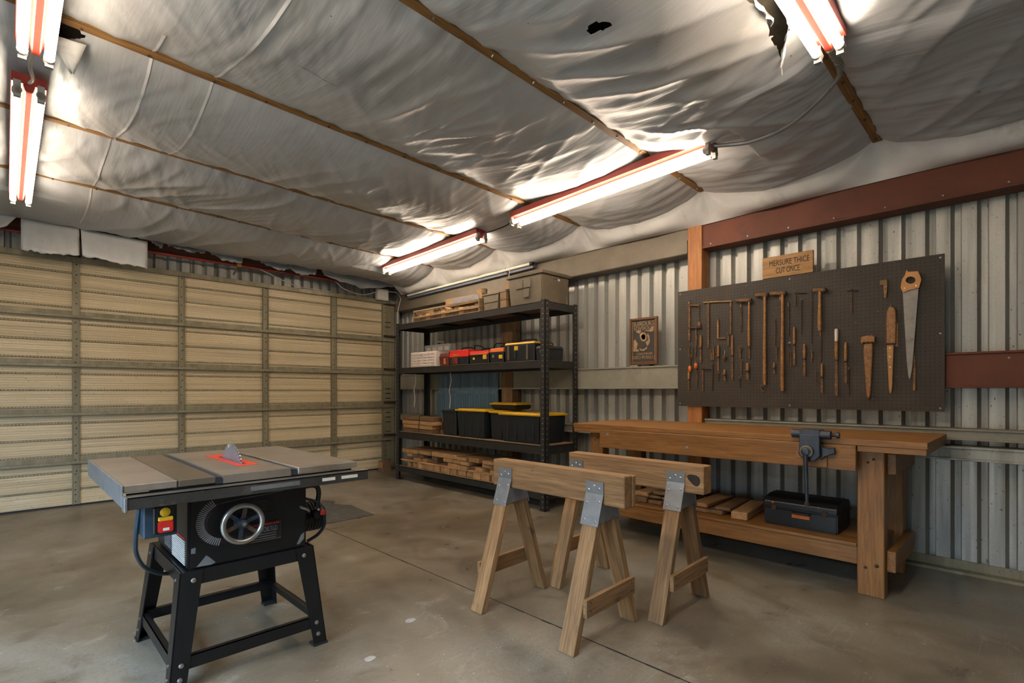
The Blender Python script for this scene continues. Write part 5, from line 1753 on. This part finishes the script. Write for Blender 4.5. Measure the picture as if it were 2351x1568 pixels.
hammer('short-handled claw hammer, first hammer after the rusty T-bars', 1.716, 1.613, 1.933, 1.626, 1.562, .013)
hammer('longest thin-handled hammer with a flat dark head', 1.578, 1.486, 1.96, 1.505, 1.244, .016, False)
hammer('long-handled hammer with a lumpy rusted head and thick grip end', 1.464, 1.354, 1.956, 1.374, 1.197, .017, False)
hammer('hammer with an orange-brown handle, closest to the thin T-square', 1.164, 1.081, 1.943, 1.117, 1.642, .017, False)


def tbar(name, label, cat, ya, yb, z, yc, zb, w, m=None):
    r = tool(name, label, cat, yc, zb)
    x = PB - .010
    MB().obox((x, ya, z + .004), (x, yb, z - .004), .010, w * .8, (0, 0, 1)).build('crossbar', m_signwood if m is None else m, r, bevel=.002)
    MB().box(x - .004, x + .004, yc - w / 2, yc + w / 2, zb, z - .008).build('stem', m_rust, r, bevel=.002)
    peg(r, yc, z + .012)
    return r


tbar('sliding_bevel', 'rusty T-bar with a pale crossbar, longer of the two', 'T-bar', 2.015, 1.879, 1.957, 1.97, 1.566, .014)
tbar('sliding_bevel', 'rusty T-bar with a pale crossbar, shorter of the two', 'T-bar', 1.877, 1.768, 1.947, 1.778, 1.671, .013)
tbar('thin_tee', 'small thin dark T-handle next to the long-handled hammers', 'T-handle', 1.29, 1.207, 1.941, 1.287, 1.847, .007, m_darkrust)
tbar('thin_tee', 'faint thin T-square hanging alone above the pale-topped chisel', 'T-square', .948, .877, 1.912, .919, 1.747, .006, m_darkrust)
tbar('hooked_tee', 'short rusty T-hook low on the pegboard', 'T-hook', 2.028, 1.948, 1.386, 2.019, 1.196, .012, m_darkrust)
r = tool('bar_clamp', 'rusty bar clamp with two jaws at the pegboard edge', 'clamp', 2.142, 1.637)
MB().box(PB - .014, PB - .005, 2.134, 2.151, 1.637, 1.973).build('bar', m_rust, r, bevel=.002)
MB().obox((PB - .012, 2.152, 1.952), (PB - .012, 2.046, 1.939), .016, .012).build('fixed_jaw', m_rust, r, bevel=.003)
MB().obox((PB - .012, 2.152, 1.752), (PB - .012, 2.028, 1.742), .016, .010).build('sliding_jaw', m_darkrust, r, bevel=.003)
MB().box(PB - .018, PB - .004, 2.038, 2.064, 1.752, 1.795).build('jaw_pad', m_rust, r, bevel=.003)
MB().lathe([(0, .009), (.02, .007)], (PB - .012, 2.142, 1.965), (0, 0, 1), 10).build('screw_knob', m_toolwood, r)
peg(r, 2.142, 1.99)
r = tool('try_square', 'small rusty L-shaped try square on the pegboard', 'square', 1.887, 1.637)
MB().box(PB - .014, PB - .004, 1.880, 1.894, 1.637, 1.80).build('stock', m_toolwood, r, bevel=.002)
MB().box(PB - .010, PB - .006, 1.822, 1.885, 1.634, 1.650).build('blade', m_rust, r)
peg(r, 1.887, 1.805)
r = tool('frame_clamp', 'small rectangular iron frame clamp at the pegboard edge', 'clamp', 2.131, 1.496)
MB().tube([(PB - .008, 2.147, 1.50), (PB - .008, 2.115, 1.50), (PB - .008, 2.115, 1.584), (PB - .008, 2.147, 1.584)], .004, 6, True).build('loop', m_rust, r)
peg(r, 2.131, 1.590)
for (lb, yb, zb_, m_) in (('orange-gripped awl low at the pegboard edge', 2.133, 1.390, m_orange), ('stubby orange-handled screwdriver beside the awl', 2.078, 1.415, m_orange)):
    r = tool('awl' if 'awl' in lb else 'stubby_screwdriver', lb, 'awl' if 'awl' in lb else 'screwdriver', yb, zb_ - .03)
    MB().lathe([(0, .006), (.01, .014), (.035, .016), (.05, .010)], (PB - .018, yb, zb_ - .025), (0, 0, 1), 12).build('grip', m_, r, smooth=True)
    MB().cyl((PB - .018, yb, zb_ - .025), (PB - .018, yb, zb_ - .06), .0035, 6).build('shank', m_rust, r)
    peg(r, yb, zb_ + .03)
r = tool('plumb_bob', 'round rusty plumb bob among the chisels on the pegboard', 'plumb bob', 1.828, 1.45)
MB().lathe([(0, .003), (.018, .014), (.034, .015), (.042, .006), (.05, .004)], (PB - .018, 1.828, 1.45), (0, 0, 1), 12).build('bob', m_rust, r, smooth=True)
MB().cyl((PB - .018, 1.828, 1.50), (PB - .010, 1.828, 1.54), .0015, 5).build('string', m_cord, r)
r = tool('hand_brush', 'small worn brush with rusty ferrule near the hand saw handle', 'brush', .72, 1.856)
MB().box(PB - .016, PB - .003, .708, .752, 1.925, 1.962).build('bristles', m_card, r, bevel=.003)
MB().prism([(-.012, 0), (.012, 0), (.008, -.09), (-.006, -.09)], (PB - .014, .720, 1.926), (0, 1, 0), (0, 0, 1), (.010, 0, 0)).build('handle', m_toolwood, r, bevel=.002)
peg(r, .72, 1.90)
# mallet-like wooden tool
r = tool('wooden_mallet', 'wooden mallet with notched head and long tapered handle', 'mallet', .815, 1.141)
MB().prism([(-.042, .028), (.0, .032), (.040, .026), (.040, -.018), (.030, -.026), (.024, -.012), (.010, -.022), (-.004, -.012), (-.016, -.022), (-.028, -.012), (-.042, -.026)], (PB - .034, .82, 1.552), (0, 1, 0), (0, 0, 1), (.030, 0, 0)).build('head', m_toolwood, r, bevel=.004)
MB().prism([(-.024, 0), (.026, 0), (.030, -.05), (.012, -.36), (.004, -.385), (-.006, -.385), (-.012, -.36), (-.026, -.06)], (PB - .026, .816, 1.530), (0, 1, 0), (0, 0, 1), (.020, 0, 0)).build('handle', m_toolwood, r, bevel=.005)
for zq in (1.40, 1.345, 1.30):
    MB().lathe([(0, .005), (.002, .005)], (PB - .026, .816, zq), (-1, 0, 0), 10).build('rivet', m_signwood, r)
MB().lathe([(0, .005), (.018, .007)], (PB - .016, .815, 1.135), (0, 0, 1), 8).build('tip', m_darkrust, r)
peg(r, .80, 1.585)
# sheathed drawknife
r = tool('sheathed_knife', 'long knife in a worn tan sheath beside the hand saw', 'knife', .69, 1.182)
MB().prism([(-.026, -.02), (-.008, .0), (.010, .0), (.022, -.03), (.026, -.09), (.024, -.255), (-.028, -.255), (-.030, -.10)], (PB - .028, .688, 1.772), (0, 1, 0), (0, 0, 1), (.022, 0, 0)).build('grip', m_toolwood, r, bevel=.005)
MB().prism([(-.020, 0), (.020, 0), (.008, -.30), (.003, -.335), (-.006, -.335), (-.012, -.29)], (PB - .022, .692, 1.516), (0, 1, 0), (0, 0, 1), (.014, 0, 0)).build('sheath', m_signwood, r, bevel=.003)
MB().box(PB - .032, PB - .006, .660, .718, 1.512, 1.524).build('band', m_darkrust, r, bevel=.002)
MB().box(PB - .006, PB - .003, .652, .672, 1.50, 1.66).build('strap', m_toolwood, r)
for zq in (1.49, 1.43, 1.36):
    MB().lathe([(0, .005), (.002, .005)], (PB - .022, .693, zq), (-1, 0, 0), 10).build('rivet', m_steel, r)
peg(r, .688, 1.776)
# hand saw
r = tool('hand_saw', 'hand saw with orange wooden handle and long grey blade on the pegboard', 'saw', .58, 1.27)
outer = [(.633, 1.889), (.630, 1.92), (.624, 1.951), (.610, 1.972), (.602, 2.006), (.594, 1.992), (.567, 1.989), (.542, 1.987), (.530, 1.955), (.523, 1.925), (.530, 1.905), (.535, 1.880), (.560, 1.872), (.590, 1.868), (.620, 1.856)]
hole = [(.580 + math.cos(t) * .026, 1.934 + math.sin(t) * .024 + math.cos(t) * .003) for t in np.linspace(0, 2 * math.pi, 17)[:-1]]
bm = bmesh.new()
x0_, x1_ = PB - .030, PB - .008
ov = [bm.verts.new((0, p[0], p[1])) for p in outer]
hv = [bm.verts.new((0, p[0], p[1])) for p in hole]
ed = [bm.edges.new((ov[i], ov[(i + 1) % len(ov)])) for i in range(len(ov))] + [bm.edges.new((hv[i], hv[(i + 1) % len(hv)])) for i in range(len(hv))]
res = bmesh.ops.triangle_fill(bm, use_beauty=True, use_dissolve=False, edges=ed)
fs_ = [f for f in bm.faces]
ex = bmesh.ops.extrude_face_region(bm, geom=fs_)
bmesh.ops.translate(bm, verts=[e for e in ex['geom'] if isinstance(e, bmesh.types.BMVert)], vec=(x1_ - x0_, 0, 0))
bmesh.ops.recalc_face_normals(bm, faces=bm.faces[:])
bm.verts.index_update()
vsx = [(v_.co.x + x0_, v_.co.y, v_.co.z) for v_ in bm.verts]
fsx = [tuple(v_.index for v_ in f.verts) for f in bm.faces]
bm.free()
MB().add(vsx, fsx).build('handle', plain('saw_handle_wood', (.46, .19, .03), .45, 0, .25, 14), r)
MB().prism([(.624, 1.872), (.538, 1.892), (.572, 1.36), (.584, 1.274), (.592, 1.288), (.602, 1.40)], (PB - .020, 0, 0), (0, 1, 0), (0, 0, 1), (.002, 0, 0)).build('blade', plain('saw_steel', (.20, .185, .165), .5, .35, .25, 9, .05, dirt=(.12, .085, .055), dirt_at=.62), r)
for (yq, zq) in ((.612, 1.885), (.552, 1.893)):
    MB().lathe([(0, .005), (.002, .004)], (PB - .030, yq, zq), (-1, 0, 0), 10).build('handle_screw', m_steel, r)
peg(r, .58, 1.965)

# ---- sign
sg = thing('wooden_sign', 'small orange-brown wooden sign with hand-painted words above the pegboard', 'sign', (4.35, 1.355, 2.095))
xboard('plank', 4.345, 4.369, 1.172, 1.536, 2.092, 2.260, m_signwood, sg, 'Y', .002)
text_mesh('lettering', 'MERSURE THICE', .285, axes((4.3443, 1.340, 2.204), (0, -1, 0), (0, 0, 1), (-1, 0, 0)), m_ink, sg, .001, .044)
text_mesh('lettering', 'CUT ONCE.', .175, axes((4.3443, 1.346, 2.143), (0, -1, 0), (0, 0, 1), (-1, 0, 0)), m_ink, sg, .001, .044)

# ---- framed poster of dark and orange shapes
pc = thing('framed_poster', 'small framed orange and black woodcut-style poster on the metal wall', 'poster', (4.50, 2.637, 1.448))
FX = 4.375
py0, py1, pz0, pz1 = 2.488, 2.786, 1.448, 1.898
m_frame = wood('frame_wood', (.16, .065, .02), (.075, .03, .01), 2, .5)
m_paper = plain('poster_black', (.035, .030, .024), .7)
m_po = plain('poster_orange', (.42, .19, .045), .7, 0, .25, 30)
m_pt = plain('poster_tan', (.30, .185, .09), .7, 0, .3, 40)
MB().box(FX + .006, FX + .02, py0 + .01, py1 - .01, pz0 + .01, pz1 - .01).build('print', m_paper, pc)
for (a, b_, ax) in (((py0, py0 + .022), (pz0, pz1), 'Z'), ((py1 - .022, py1), (pz0, pz1), 'Z')):
    xboard('frame_rail', FX - .006, FX + .022, a[0], a[1], b_[0], b_[1], m_frame, pc, 'Z')
for (za, zb_) in ((pz0, pz0 + .03), (pz1 - .022, pz1)):
    xboard('frame_rail', FX - .006, FX + .022, py0 + .0225, py1 - .0225, za, zb_, m_frame, pc, 'Y')
Mx = lambda y, z: axes((FX + .0052, y, z), (0, -1, 0), (0, 0, 1), (-1, 0, 0))
yc_ = (py0 + py1) / 2
MB().box(FX + .004, FX + .006, py0 + .026, py0 + .030, pz0 + .034, pz1 - .026).box(FX + .004, FX + .006, py1 - .030, py1 - .026, pz0 + .034, pz1 - .026).build('inner_line', m_pt, pc)
text_mesh('poster_lettering', 'SUIRDUKS', .225, Mx(yc_, pz1 - .056), m_pt, pc, .0012, .044)
text_mesh('poster_lettering', 'SOVSIOU', .19, Mx(yc_ + .012, pz1 - .100), m_pt, pc, .0012, .030)
text_mesh('poster_lettering', 'CONUOMINOIN', .17, Mx(yc_ - .01, pz0 + .105), m_pt, pc, .0012, .020)
text_mesh('poster_lettering', 'SSEO PUSSU |', .235, Mx(yc_, pz0 + .066), m_pt, pc, .0012, .040)
Pp = lambda pts, m_, nm='printed_shape': MB().prism([(q_[0] / 1000, q_[1] / 1000) for q_ in pts], (FX + .006, yc_, (pz0 + pz1) / 2 - .014), (0, -1, 0), (0, 0, 1), (-.0015, 0, 0)).build(nm, m_, pc)
Pp([(-112, -80), (-108, 20), (-92, 40), (-76, 10), (-62, -5), (-74, -50), (-70, -66), (-52, -58), (-50, -82)], m_pt)
Pp([(-44, -50), (-32, -74), (0, -80), (26, -66), (40, -56), (34, -40), (20, -56), (-10, -64), (-30, -58)], m_pt)
Pp([(22, 8), (40, -36), (56, -24), (70, 10), (62, 60), (48, 84), (38, 70), (52, 30), (40, 12)], m_pt)
Pp([(-40, 84), (-20, 100), (14, 96), (32, 70), (34, 30), (10, 12), (-16, 14), (-34, 40), (-40, 66)], m_pt)
Pp([(-26, 70), (4, 84), (20, 66), (20, 36), (-4, 26), (-20, 44)], m_po)
Pp([(-86, 112), (-50, 124), (-24, 120), (-30, 104), (-48, 90), (-60, 96)], m_pt)
Pp([(0, 112), (50, 116), (72, 120), (92, 150), (108, 150), (108, 108), (84, 98), (50, 106)], m_pt)
